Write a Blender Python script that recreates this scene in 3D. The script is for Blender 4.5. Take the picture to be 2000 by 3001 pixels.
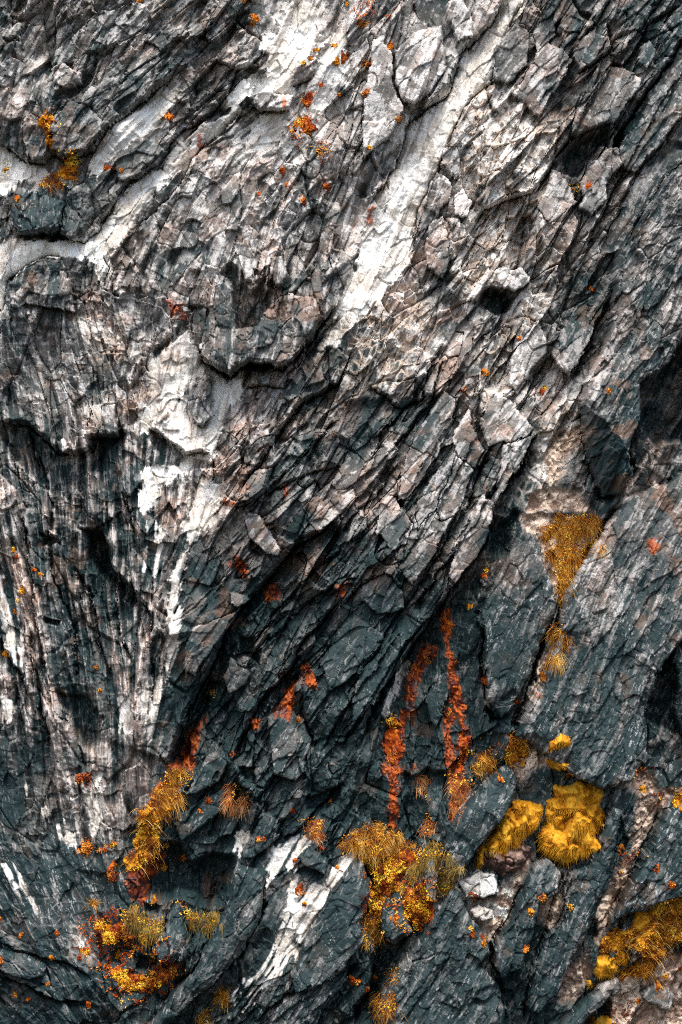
import bpy, math, random
import numpy as np

# ------------------------------------------------------------------ scene, camera, light
for _o in list(bpy.data.objects):
    bpy.data.objects.remove(_o, do_unlink=True)
SC = bpy.context.scene
COL = SC.collection
S = 0.005                       # metres per photo unit; the cliff in view is about 10 m by 15 m
CAM_D = 60.0
cam_data = bpy.data.cameras.new("camera")
cam = bpy.data.objects.new("camera", cam_data)
COL.objects.link(cam)
cam.location = (0.0, -CAM_D, 0.0)
cam.rotation_euler = (math.radians(90), 0, 0)
cam_data.sensor_fit = 'HORIZONTAL'
cam_data.sensor_width = 36.0
cam_data.lens = 36.0 * CAM_D / 10.0
cam_data.clip_end = 500.0
SC.camera = cam

SUN_EL, SUN_AZ = 57.0, 24.0    # azimuth measured from straight behind the camera, minus = from the left
world = bpy.data.worlds.new("World")
SC.world = world
world.use_nodes = True
wn = world.node_tree
bg = wn.nodes.get('Background') or wn.nodes.new('ShaderNodeBackground')
sky = wn.nodes.new('ShaderNodeTexSky')
sky.sky_type = 'NISHITA'
sky.sun_disc = False
sky.sun_elevation = math.radians(SUN_EL)
sky.sun_rotation = math.radians(180.0 + SUN_AZ)
sky.air_density = 1.0
sky.dust_density = 3.0
wn.links.new(sky.outputs[0], bg.inputs[0])
bg.inputs[1].default_value = 0.15
sd = bpy.data.lights.new("sun", 'SUN')
sun = bpy.data.objects.new("sun", sd)
COL.objects.link(sun)
sd.energy = 2.0
sd.angle = math.radians(14)
sd.color = (1.0, 0.95, 0.89)
sun.rotation_euler = (math.radians(90 - SUN_EL), 0, math.radians(SUN_AZ))
SC.view_settings.view_transform = 'Standard'
SC.view_settings.look = 'None'
SC.view_settings.exposure = 1.06
SC.view_settings.gamma = 1.0
SC.cycles.filter_width = 1.0
SC.cycles.use_denoising = False
SC.cycles.use_adaptive_sampling = False
SC.cycles.sample_clamp_indirect = 4.0

# ------------------------------------------------------------------ the grid on which the rock is worked out
ST = 2.2
X0, X1, Y0, Y1 = -260.0, 2260.0, -260.0, 3260.0
NX = int((X1 - X0) / ST) + 1
NY = int((Y1 - Y0) / ST) + 1
gx = X0 + ST * np.arange(NX)
gy = Y0 + ST * np.arange(NY)
X, Y = np.meshgrid(gx, gy)
X = X.astype(np.float32); Y = Y.astype(np.float32)

def smooth(a, b, x):
    t = np.clip((x - a) / (b - a), 0, 1)
    return t * t * (3 - 2 * t)

def vnoise(x, y, seed):
    r = np.random.RandomState(seed).rand(256, 256).astype(np.float32) * 2 - 1
    xi = np.floor(x); yi = np.floor(y)
    fx = x - xi; fy = y - yi
    fx = fx * fx * (3 - 2 * fx); fy = fy * fy * (3 - 2 * fy)
    xi = xi.astype(np.int32) & 255; yi = yi.astype(np.int32) & 255
    x1 = (xi + 1) & 255; y1 = (yi + 1) & 255
    return (r[yi, xi] * (1 - fx) + r[yi, x1] * fx) * (1 - fy) + (r[y1, xi] * (1 - fx) + r[y1, x1] * fx) * fy

def fbm(x, y, s, octv, seed, gain=0.5):
    out = 0; a = 1.0; t = 0
    for k in range(octv):
        out = out + a * vnoise(x / s + 17.3 * k, y / s - 9.1 * k, seed + k)
        t += a; a *= gain; s *= 0.5
    return out / t

def ridged(x, y, s, octv, seed):
    out = 0; a = 1.0; t = 0
    for k in range(octv):
        out = out + a * (1 - 2 * np.abs(vnoise(x / s + 5.7 * k, y / s + 3.3 * k, seed + k)) ** 0.8)
        t += a; a *= 0.55; s *= 0.5
    return out / t

# ------------------------------------------------------------------ how the rock changes over the face
#  x, y, strata angle, blocks, fibres, crumple, lightness, brown, speckle, relief (m towards the viewer)
CTRL = [
 (80,80,60,.7,.3,1,.52,.5,.8,.2),(250,60,55,.7,.3,1,.5,.4,.8,.25),(450,80,50,.8,.4,.9,.55,.5,.7,.2),(650,60,55,.9,.4,.6,.5,.6,.6,.2),
 (860,90,62,.4,.6,.4,.82,.2,.4,.0),(1000,200,60,.8,.4,.4,.75,.25,.7,.15),(1130,100,62,.9,.3,.4,.62,.3,.8,.3),(1100,260,65,.9,.2,.3,.66,.2,.8,.3),
 (1350,60,62,.4,.7,.3,.6,.4,.3,-.1),(1560,60,58,.9,.4,.2,.34,.5,.4,.1),(1750,60,56,.9,.4,.2,.36,.5,.5,.1),(1920,80,55,.9,.5,.2,.3,.4,.6,.15),
 (60,300,70,.6,.3,1,.56,.5,.8,.3),(200,330,65,.7,.3,1,.4,.4,.7,.3),(330,350,50,.7,.4,.6,.44,.4,.8,.3),(480,220,48,.8,.4,.8,.52,.5,.8,.2),
 (600,280,45,.8,.4,.7,.5,.5,.7,.15),(760,250,45,.7,.4,.7,.62,.5,.7,.05),(930,330,60,.4,.6,.5,.72,.4,.6,0),(760,420,45,.4,.5,.6,.75,.4,.5,-.05),
 (100,480,75,.6,.3,.9,.5,.5,.7,0),(170,590,85,.6,.5,.5,.3,.2,.7,.15),(300,560,55,.7,.4,.6,.38,.3,.8,.1),(430,480,47,.6,.5,.5,.48,.3,.8,.05),
 (620,500,55,.5,.5,.8,.6,.7,.6,0),(800,600,68,.5,.7,.7,.64,.5,.6,.1),(960,560,72,.6,.6,.5,.55,.6,.6,.05),(1060,420,68,.9,.3,.3,.6,.2,.9,.3),
 (1180,450,65,.3,.8,.2,.8,.3,.1,0),(1330,420,62,.8,.4,.3,.5,.6,.7,.1),(1500,300,60,.8,.3,.3,.5,.7,.8,.1),(1560,500,62,.9,.2,.4,.55,.7,.8,.05),
 (1700,250,58,1,.5,.1,.36,.6,.4,.12),(1850,400,57,1,.6,.1,.3,.4,.8,.15),(1950,250,57,1,.6,.1,.28,.4,.8,.2),(1700,520,60,.9,.3,.2,.38,.6,.4,0),
 (1900,620,58,.5,.9,.1,.32,.4,.9,.25),(150,830,85,.6,.6,.5,.45,.7,.5,.3),(60,950,95,.6,.6,.9,.48,.7,.7,.25),(300,950,105,.6,.5,.9,.52,.8,.8,.2),
 (250,1150,105,.7,.6,.8,.5,.7,.7,.2),(430,1050,80,.6,.5,.8,.5,.7,.7,.15),(420,830,75,.6,.5,.8,.5,.7,.6,.15),(520,720,68,.5,.5,.8,.52,.7,.7,.1),
 (700,820,80,.6,.6,.6,.58,.6,.6,.15),(680,950,88,.7,.7,.3,.42,.7,.4,.2),(850,900,80,.8,.5,.3,.44,.7,.5,.2),(920,750,72,.7,.5,.4,.5,.6,.6,.15),
 (1090,700,68,.3,.8,.1,.85,.3,.1,-.05),(1200,800,68,.7,.4,.3,.6,.8,.4,.05),(1250,950,60,.6,.4,.3,.6,.8,.4,.1),(1350,800,60,.9,.3,.3,.5,.6,.6,.1),
 (1500,900,60,1,.3,.2,.48,.4,.9,.15),(1600,700,60,1,.3,.2,.45,.6,.8,.1),(1750,850,60,1,.3,.2,.34,.5,.6,.05),(1900,900,64,.5,.9,.3,.4,.6,.6,.3),
 (1600,1100,60,.9,.3,.2,.5,.6,.9,.1),(1450,1100,60,1,.5,.1,.48,.4,.7,.2),(1350,1250,58,1,.6,.1,.42,.6,.4,.25),(1850,1200,62,.5,.9,.2,.34,.6,.6,.2),
 (600,1150,75,.4,.5,.5,.6,.5,.5,0),(800,1150,60,.7,.5,.5,.5,.6,.6,.1),(1000,1150,55,.8,.5,.4,.4,.5,.4,.1),(1100,1000,58,.7,.4,.4,.5,.7,.5,.1),
 (100,1350,100,.5,.9,.3,.36,.4,.6,0),(250,1400,98,.5,1,.2,.34,.3,.6,.05),(380,1450,92,.5,.9,.3,.34,.4,.6,.15),(500,1400,80,.5,.9,.3,.55,.4,.5,.05),
 (700,1350,55,.9,.3,.3,.42,.7,.4,.15),(900,1350,52,1,.5,.2,.4,.6,.4,.15),(1080,1400,52,1,.5,.2,.36,.5,.4,.15),(1200,1450,55,1,.5,.1,.4,.6,.4,.2),
 (1350,1500,58,.8,.5,.1,.36,.4,.5,.25),(1550,1500,72,.4,.8,.1,.28,.2,.8,.1),(1700,1700,64,.4,1,.1,.36,.3,.9,.15),(1900,1600,60,.5,.9,.2,.38,.7,.5,.2),
 (60,1700,100,.6,.9,.3,.36,.7,.5,.05),(200,1700,95,.5,1,.2,.3,.4,.5,0),(330,1750,93,.5,1,.2,.27,.2,.5,0),(450,1750,86,.5,.9,.3,.42,.5,.5,.1),
 (620,1650,60,.8,.4,.2,.3,.3,.4,.15),(600,1800,55,.6,.4,.2,.34,.6,.3,.2),(780,1750,50,.9,.4,.3,.26,.4,.4,-.05),(950,1650,50,.9,.5,.2,.3,.5,.4,.1),
 (1150,1650,55,.9,.6,.1,.33,.4,.4,.15),(950,1850,52,.7,.4,.2,.17,.1,.4,-.1),(1150,1850,58,.7,.5,.1,.2,.1,.4,-.05),(1300,1950,85,.6,.7,.1,.18,.2,.3,-.15),
 (1450,1950,70,.4,.8,.1,.22,.1,.7,.05),(100,2000,95,.5,.9,.3,.36,.5,.5,.05),(300,2050,93,.4,.9,.2,.25,.2,.4,0),(430,2050,88,.4,1,.3,.5,.5,.5,.1),
 (560,2100,70,.6,.4,.2,.16,.1,.3,-.15),(700,2100,62,.8,.4,.2,.17,.1,.4,-.15),(850,2100,60,.8,.4,.1,.18,.1,.5,-.05),(1000,2150,65,.7,.5,.1,.17,.1,.4,-.05),
 (1200,2200,82,.6,.7,.1,.15,.3,.3,-.25),(1380,2200,75,.6,.7,.1,.17,.1,.3,-.2),(1600,2150,66,.4,1,.1,.28,.2,.8,.1),(1850,2100,62,.5,.9,.1,.27,.3,.7,.05),
 (60,2300,95,.5,.6,.2,.17,.1,.3,0),(250,2350,95,.5,.8,.4,.4,.4,.6,.05),(400,2330,92,.5,.8,.4,.4,.4,.6,.1),(620,2400,60,.6,.3,.3,.15,.2,.4,-.3),
 (800,2330,58,.9,.3,.1,.18,.1,.5,.1),(950,2350,62,.7,.5,.2,.15,.2,.3,-.1),(1150,2400,75,.7,.5,.2,.16,.2,.3,-.2),(1350,2450,62,.6,.5,.1,.22,.1,.6,.1),
 (1600,2500,62,.5,.6,.1,.3,.4,.6,.05),(1850,2500,62,.7,.5,.2,.25,.3,.7,.1),(50,2600,120,.5,.8,.3,.26,.2,.7,0),(200,2600,110,.5,.7,.4,.25,.3,.7,0),
 (350,2650,100,.6,.5,.5,.28,.4,.6,.05),(600,2600,75,.6,.3,.4,.12,.4,.3,-.3),(750,2650,60,.7,.6,.1,.22,.1,.7,.1),(850,2700,62,.5,.8,.2,.38,.3,.7,.05),
 (1000,2700,55,.6,.5,.2,.18,.1,.7,.1),(1150,2700,60,.6,.4,.2,.2,.1,.5,0),(1350,2750,62,.5,.8,.1,.22,.1,.7,.15),(1500,2700,65,.5,.8,.1,.26,.3,.6,.15),
 (1650,2800,70,.6,.8,.1,.25,.2,.7,.15),(1850,2800,62,.7,.4,.3,.35,.6,.6,.1),(60,2850,140,.6,.5,.3,.17,.1,.4,.05),(250,2900,120,.6,.5,.3,.17,.2,.5,0),
 (450,2900,80,.6,.4,.4,.14,.4,.4,-.1),(650,2900,55,.8,.6,.1,.18,.1,.4,.1),(850,2900,58,.6,.6,.1,.2,.1,.7,.15),(1050,2930,55,.7,.5,.1,.15,.1,.4,-.1),
 (1300,2950,58,.4,.8,.1,.2,.1,.7,.1),(1500,2950,65,.6,.7,.1,.2,.1,.5,.1),(1700,2950,50,.6,.5,.2,.28,.4,.6,0),(1900,2950,60,.8,.3,.4,.32,.6,.7,0),
]
CT = np.array(CTRL, dtype=np.float64)

def control_fields():
    q = 8
    xs = X[::q, ::q]; ys = Y[::q, ::q]
    acc = np.zeros((9,) + xs.shape); wt = np.zeros(xs.shape)
    for r in CT:
        w = 1.0 / (((xs - r[0]) ** 2 + (ys - r[1]) ** 2) / 90.0 ** 2 + 0.15) ** 2.2
        a = math.radians(2 * r[2])
        vals = [math.cos(a), math.sin(a)] + list(r[3:])
        for i, v in enumerate(vals):
            acc[i] += w * v
        wt += w
    acc /= wt
    # bilinear back to the full grid
    out = []
    fy = np.arange(NY) / q; fx = np.arange(NX) / q
    iy = np.minimum(fy.astype(int), xs.shape[0] - 2); ix = np.minimum(fx.astype(int), xs.shape[1] - 2)
    ty = (fy - iy)[:, None]; tx = (fx - ix)[None, :]
    for f in acc:
        a = f[iy][:, ix]; b = f[iy][:, ix + 1]; c = f[iy + 1][:, ix]; d = f[iy + 1][:, ix + 1]
        out.append(((a * (1 - tx) + b * tx) * (1 - ty) + (c * (1 - tx) + d * tx) * ty).astype(np.float32))
    return out

c2, s2, fB, fF, fC, fL, fBr, fSp, fD = control_fields()
ANG = (0.5 * np.arctan2(s2, c2)).astype(np.float32)
ANG = np.where(ANG < 0, ANG + math.pi, ANG)
ANG = ANG + 0.16 * fbm(X, Y, 260, 2, 5) + 0.10 * fbm(X, Y, 70, 2, 6)
DX = np.cos(ANG).astype(np.float32); DY = (-np.sin(ANG)).astype(np.float32)

def bil(A, fx, fy):
    fx = np.clip(fx, 0, NX - 1.001); fy = np.clip(fy, 0, NY - 1.001)
    ix = fx.astype(np.int32); iy = fy.astype(np.int32)
    tx = fx - ix; ty = fy - iy
    A = A.ravel(); k = iy * NX + ix
    return (A[k] * (1 - tx) + A[k + 1] * tx) * (1 - ty) + (A[k + NX] * (1 - tx) + A[k + NX + 1] * tx) * ty

GI, GJ = np.meshgrid(np.arange(NX, dtype=np.float32), np.arange(NY, dtype=np.float32))

def streaks(A, steps, h):
    """smear a noise along the strata so that it becomes layers"""
    acc = A.copy(); n = 1
    for sg in (1, -1):
        px = GI.copy(); py = GJ.copy(); dx = DX * sg; dy = DY * sg
        vx, vy = dx, dy
        for k in range(steps):
            px = px + vx * h; py = py + vy * h
            acc += bil(A, px, py); n += 1
            nx = bil(DX, px, py); ny = bil(DY, px, py)
            s = np.sign(nx * vx + ny * vy); s[s == 0] = 1
            vx, vy = nx * s, ny * s
    acc /= n
    acc -= acc.mean(); acc /= acc.std()
    return acc.astype(np.float32)

rs = np.random.RandomState(11)
white = rs.rand(NY, NX).astype(np.float32) * 2 - 1
FIN = streaks(white, 9, 1.0)
MED = streaks(vnoise(X / 9, Y / 9, 31).astype(np.float32), 9, 3.0)
CRS = streaks(vnoise(X / 26, Y / 26, 32).astype(np.float32), 10, 7.0)

def cells(sp, ratio, seed, warp=0.0, jit=0.95, cross=0.0):
    """angular blocks drawn out along the strata: height plane, random number, distance to the joint"""
    r = np.random.RandomState(seed)
    nx = int((X1 - X0) / sp) + 8; ny = int((Y1 - Y0) / sp) + 8
    jx = (r.rand(ny, nx) - .5) * jit + .5; jy = (r.rand(ny, nx) - .5) * jit + .5
    sx = (X0 - 3 * sp + (np.arange(nx)[None, :] + jx) * sp).astype(np.float32)
    sy = (Y0 - 3 * sp + (np.arange(ny)[:, None] + jy) * sp).astype(np.float32)
    gi = np.clip(((sx - X0) / ST).astype(int), 0, NX - 1); gj = np.clip(((sy - Y0) / ST).astype(int), 0, NY - 1)
    an = ANG[gj, gi] + (r.rand(ny, nx) - .5) * 0.35 + cross
    ca = np.cos(an).astype(np.float32); sa = (-np.sin(an)).astype(np.float32)
    L = sp * math.sqrt(ratio) * (0.7 + 0.6 * r.rand(ny, nx)); W = sp / math.sqrt(ratio) * (0.7 + 0.6 * r.rand(ny, nx))
    rv = r.rand(ny, nx).astype(np.float32)
    tu = (r.randn(ny, nx) * 0.45).astype(np.float32); tv = (r.randn(ny, nx) * 0.55 + 0.30).astype(np.float32)
    shr = ((r.rand(ny, nx) - .5) * 0.9).astype(np.float32)
    xx, yy = X, Y
    if warp:
        xx = X + warp * fbm(X, Y, sp * 0.9, 3, seed + 50); yy = Y + warp * fbm(X, Y, sp * 0.9, 3, seed + 60)
    ci = ((X - X0) / sp).astype(np.int32) + 3; cj = ((Y - Y0) / sp).astype(np.int32) + 3
    F1 = np.full(X.shape, 9e9, np.float32); F2 = F1.copy()
    K = np.zeros(X.shape, np.int32); PU = np.zeros_like(F1); PV = np.zeros_like(F1)
    for dj in range(-2, 3):
        for di in range(-2, 3):
            k = (cj + dj) * nx + (ci + di)
            ax = xx - sx.ravel()[k]; ay = yy - sy.ravel()[k]
            c_ = ca.ravel()[k]; s_ = sa.ravel()[k]
            u = ax * c_ + ay * s_; v = -ax * s_ + ay * c_
            u = u + shr.ravel()[k] * v
            uu = np.abs(u) / L.ravel()[k]; vv = np.abs(v) / W.ravel()[k]
            d = (uu ** 3 + vv ** 3) ** (1 / 3.0)
            m = d < F1
            F2 = np.where(m, F1, np.minimum(F2, d))
            F1 = np.where(m, d, F1); K = np.where(m, k, K); PU = np.where(m, u, PU); PV = np.where(m, v, PV)
    h = (rv.ravel()[K] - .5) * 1.5 + (tu.ravel()[K] * PU + tv.ravel()[K] * PV) / sp * 2.2
    return h.astype(np.float32), r.rand(ny * nx).astype(np.float32)[K], (F2 - F1).astype(np.float32)

bL, rL, eL = cells(190, 2.6, 101, 10)
bM, rM, eM = cells(76, 2.4, 102, 4)
bS, rS, eS = cells(33, 2.0, 103, 1.5)
bT, rT, eT = cells(15, 1.8, 104, 0)
bR, rR, eR = cells(118, 7.0, 106, 3)                    # long parting sheets
bQ, rQ, eQ = cells(46, 6.0, 107, 1)
bX, rX, eX = cells(58, 2.2, 105, 3, cross=1.35)     # joints across the strata
C1 = ridged(X + 14 * MED, Y, 75, 4, 210)
C2 = fbm(X, Y, 22, 3, 230)
C3 = fbm(X, Y, 9, 2, 240)

# coordinates used when features are laid down: bent a little by the blocks so that no edge is a clean curve
WX = X + 7 * fbm(X, Y, 90, 2, 301) + 5 * (rS - .5) * 2 + 2.5 * (rT - .5) * 2 + 7 * (rM - .5)
WY = Y + 7 * fbm(X, Y, 90, 2, 311) + 7 * (np.roll(rS, 40) - .5) + 3.0 * (rX - .5) * 2

def px(tile, pts):
    ox, oy = TILE[tile]
    return [(ox + a / 1.568, oy + b / 1.568) for a, b in pts]
TILE = dict(I=(1000, 1000), A=(0, 0), B=(1000, 0), C=(0, 750), D=(1000, 750), E=(0, 1500), F=(1000, 1500), G=(0, 2250), H=(1000, 2250))

def win(pts, pad):
    xs = [p[0] for p in pts]; ys = [p[1] for p in pts]
    i0 = max(0, int((min(xs) - pad - X0) / ST)); i1 = min(NX, int((max(xs) + pad - X0) / ST) + 2)
    j0 = max(0, int((min(ys) - pad - Y0) / ST)); j1 = min(NY, int((max(ys) + pad - Y0) / ST) + 2)
    return slice(j0, j1), slice(i0, i1)

def seg_dist(x, y, pts, closed=False):
    """distance to a polyline; also the side (+ = right of travel on the picture) and the position along it 0..1"""
    best = np.full(x.shape, 9e9, np.float32); side = np.zeros_like(best); al = np.zeros_like(best)
    n = len(pts); last = n if closed else n - 1
    for k in range(last):
        ax, ay = pts[k]; bx, by = pts[(k + 1) % n]
        dx, dy = bx - ax, by - ay; l2 = dx * dx + dy * dy + 1e-6
        t = np.clip(((x - ax) * dx + (y - ay) * dy) / l2, 0, 1)
        d = np.hypot(x - ax - t * dx, y - ay - t * dy)
        cr = dx * (y - ay) - dy * (x - ax)
        m = d < best
        best = np.where(m, d, best); side = np.where(m, np.sign(cr), side); al = np.where(m, (k + t) / last, al)
    return best, side, al

def inside(x, y, pts):
    c = np.zeros(x.shape, bool); n = len(pts)
    for k in range(n):
        ax, ay = pts[k]; bx, by = pts[(k + 1) % n]
        if ay == by: continue
        m = ((ay > y) != (by > y)) & (x < (bx - ax) * (y - ay) / (by - ay) + ax)
        c ^= m
    return c

def sdf(pts, pad, warped=1.0):
    w = win(pts, pad + 25)
    x = X[w] * (1 - warped) + WX[w] * warped; y = Y[w] * (1 - warped) + WY[w] * warped
    d, _, _ = seg_dist(x, y, pts, True)
    return w, np.where(inside(x, y, pts), d, -d)

def P(s):
    """'A 10,20 30,40' -> points on the cliff"""
    t = s.split()
    return px(t[0], [tuple(float(v) for v in q.split(',')) for q in t[1:]])

D0 = fD.copy()                   # broad relief
TX = np.ones_like(D0)            # how strong the fine relief is
LM = fL.copy(); BRN = fBr.copy(); SPK = fSp.copy()
QZ = np.zeros_like(D0)           # quartz
SOIL = np.zeros_like(D0); RUST = np.zeros_like(D0); NET = np.zeros_like(D0)
GR = np.zeros_like(D0)           # cracks

# ---- quartz veins ------------------------------------------------------------------------------
QUARTZ = [
 "A 1330,0 1480,0 1450,150 1400,270 1330,330 1350,400 1330,450 1240,420 1190,440 1160,420 1230,340 1220,300 1250,240 1200,230 1210,170 1290,150 1260,60",
 "A 1568,120 1600,300 1568,340 1480,440 1440,540 1410,470 1430,380 1480,280",
 "A 1190,350 1110,390 1040,460 1060,500 1000,560 930,560 870,640 880,690 820,740 720,790 640,830 590,880 540,960 500,1020 560,1040 610,1030 700,900 820,790 870,770 940,660 1060,550 1130,440",
 "A 830,340 760,405 690,470 640,520 560,565 490,620 430,700 420,800 450,820 500,740 580,690 690,600 760,500 810,440 830,380",
 "A 1230,520 1310,560 1290,640 1200,690 1130,680 1110,640 1190,560",
 "A 0,690 60,700 130,760 220,790 200,830 100,820 30,870 0,900 -60,920 -60,690",
 "A 0,1130 100,1095 330,1110 500,1030 590,1060 560,1110 480,1150 500,1230 470,1300 430,1210 370,1180 230,1180 120,1215 50,1280 20,1380 40,1460 0,1480 -80,1480 -80,1130",
 "C 840,340 890,370 900,440 950,510 960,540 890,580 830,620 800,700 730,760 700,810 620,810 660,740 710,660 700,560 690,490 740,440 780,420 820,370",
 "C 800,700 880,600 960,540 1040,600 1090,500 1130,600 1100,650 1050,700 1020,800 1000,850 970,950 900,930 830,1005 800,980 860,930 800,880 740,820",
 "C 690,970 810,980 790,1020 740,1060 700,1176 660,1176 640,1100 660,1020",
 "C 1040,1050 990,1176 980,1220 940,1260 890,1320 860,1300 850,1240 870,1150 930,1060 1000,1010",
 "B 700,90 760,10 840,-40 800,90 760,170 720,280 680,370 640,440 580,500 550,560 510,640 460,710 440,780 400,850 360,950 340,1050 330,1130 320,1190 220,1310 150,1380 90,1460 30,1520 -30,1600 -90,1600 -60,1520 0,1380 50,1250 90,1150 130,1040 210,960 260,780 310,660 350,570 430,480 500,380 540,270 600,230 640,170",
 "E 690,20 680,170 740,110 720,60", "E 690,170 770,130 740,200 700,290 665,270",
 "E 835,190 860,190 815,300 805,420 835,445 820,520 800,640 765,730 755,710 780,640 790,540 780,430 790,300",
 "E 555,860 590,860 605,1000 560,1010", "E 640,820 740,760 750,830 720,1000 670,1040 690,930 650,900",
 "E 0,250 40,330 90,560 105,700 60,700 20,600 -20,500 -40,250", "E 15,850 45,880 50,950 30,930",
 "G 90,20 150,90 180,190 250,210 290,300 340,310 350,375 300,340 250,250 170,230 130,120",
 "G 420,30 465,30 460,250 430,300 400,290 410,150", "G 350,240 400,215 410,330 350,345",
 "G 1270,390 1390,310 1420,370 1360,430 1345,470 1380,600 1440,540 1500,560 1568,480 1600,480 1580,560 1500,650 1440,740 1380,840 1360,900 1345,880 1370,760 1330,650 1335,500 1290,450 1250,500 1220,580 1230,470",
 "G 1320,650 1345,800 1270,950 1200,1020 1120,1100 1060,1080 1150,940 1200,900 1260,760",
 "G 1350,880 1375,880 1410,990 1385,980", "G 1095,310 1125,320 1110,400 1080,380",
 "H -60,560 0,430 70,370 65,440 0,520", "G 15,450 60,470 150,580 160,640 70,540",
 "H 540,520 620,480 700,490 720,560 610,580 600,620 560,610", "H 750,540 780,540 785,600 755,595",
 "H 620,640 680,620 760,650 740,690 640,690",
 "F 300,690 320,690 210,920 190,930", "H 600,110 670,50 690,60 620,130 560,180",
 "D 1450,1050 1475,1060 1500,1130 1490,1145 1455,1090", "B 1510,900 1568,840 1600,880 1568,920 1520,930",
]
for q in QUARTZ:
    pts = P(q)
    w, d = sdf(pts, 20)
    m = smooth(-13, 1, d + 6 * C3[w] + 5 * C2[w] + 3.5 * MED[w] + 1.5 * FIN[w])
    if q[0] in 'EG':
        m = m * smooth(-.9, .3, MED[w] * .6 + .5 * CRS[w] + .6 * C2[w] + (.25 if len(q) > 130 else 0))
    QZ[w] = np.maximum(QZ[w], m)
# ---- breccia: dark blocks in a cream network; and bare soil pockets -----------------------------
for q, k in [("B 600,430 760,400 880,540 960,600 1060,560 1000,680 900,800 960,930 930,1176 560,1176 540,900 530,600", .9),
          ("D 500,-60 750,-60 740,120 560,200 520,120", .9), ("D 850,170 970,180 900,300 780,400 700,520 820,640 780,720 640,860 620,740 600,500 760,330", .8),
          ("D 980,700 1090,640 1095,850 1000,1000 900,1100 860,1176 840,1100 900,960 900,820", 1), ("D 60,260 360,150 420,350 260,620 60,600", .9),
          ("A 620,520 830,430 740,620 520,760 450,780", .5), ("A 640,20 900,0 900,120 700,100", .5),
          ("C 380,280 560,280 560,500 470,520 400,400", .7), ("C 500,640 640,620 620,740 420,780 400,700", .7),
          ("G 340,740 460,760 440,880 340,860", .6), ("G 1050,780 1130,760 1110,900 1050,880", .5)]:
    w, d = sdf(P(q), 60)
    NET[w] = np.maximum(NET[w], k * smooth(-45, 35, d + 18 * C2[w]))
for q in ["H 680,600 780,530 860,400 890,390 780,620 690,790 600,700 600,640", "H 1370,130 1300,60 1360,20 1430,40 1440,130 1390,220 1340,330",
          "H 1470,110 1550,90 1470,190 1340,450 1290,560 1220,740 1180,790 1185,620 1260,470 1350,380 1400,180",
          "H 1050,900 1130,865 1150,930 1110,1000 1090,1060 1000,1080 1010,980", "H 1150,1010 1250,960 1400,880 1568,860 1600,1200 1240,1200 1230,1040",
          "F 820,20 930,0 1160,60 1180,90 1060,300 1010,390 930,290 900,120 850,80", "F 770,1030 860,1020 1040,1060 1060,1176 800,1176",
          "H 910,590 1020,560 1010,700 960,730 920,680", "D 860,1100 980,1060 1080,1080 1150,1176 850,1176",
          "H 780,0 860,0 820,80", "F 930,650 990,600 950,740 900,860 880,850", "D 960,880 1060,810 1090,820 1000,1010 940,1070"]:
    w, d = sdf(P(q), 30)
    SOIL[w] = np.maximum(SOIL[w], smooth(-12, 10, d + 9 * C2[w]))
for q in ["F 460,480 490,450 520,520 500,600 530,750 505,740 490,620 460,560", "F 505,735 530,740 550,850 555,930 570,1000 545,1010 525,930 505,860",
          "F 480,900 530,960 500,1010 530,1176 470,1176 480,1060", "F 540,970 570,1000 560,1060 600,1040 600,1110 560,1176 535,1100",
          "F 415,610 450,635 400,710 350,760 325,880 300,960 270,1010 250,1000 290,880 305,760", "F 280,910 310,900 280,1010 290,1176 230,1176 200,1040 250,990",
          "H 210,0 290,0 250,130 240,270 215,180", "H 500,0 560,0 550,120 500,230 510,100", "H 320,10 350,0 330,60", "F 315,920 335,920 325,980",
          "E 800,1176 850,1040 950,940 930,1010 880,1176", "G 600,400 720,370 740,400 680,560 640,640 600,560", "G 770,0 850,0 730,130 700,200 700,130",
          "C 780,210 840,230 850,300 800,270", "A 920,620 950,640 930,700 900,740",
          "E 1380,700 1430,720 1450,800 1410,800 1370,760", "F 0,330 20,320 20,380 0,380", "E 1160,940 1190,960 1170,990",
          "A 480,620 500,610 490,660", "B 120,960 150,950 150,1020 125,1030",
          "F 1410,140 1450,110 1420,180", "E 1080,200 1130,270 1120,300 1070,240", "E 1210,350 1280,340 1270,390 1220,400",
          "C 1040,1120 1090,1140 1070,1150", "C 1300,1040 1330,1060 1310,1120 1295,1080", "E 1310,820 1370,780 1330,960 1280,930",
          "A 1290,440 1320,450 1310,500 1280,490"]:
    w, d = sdf(P(q), 25)
    RUST[w] = np.maximum(RUST[w], smooth(-4, 7, d + 15 * fbm(X[w], Y[w] * .3, 20, 3, 640) + 4 * C3[w] + 4))
RUST = np.clip(RUST, 0, 1)

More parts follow.
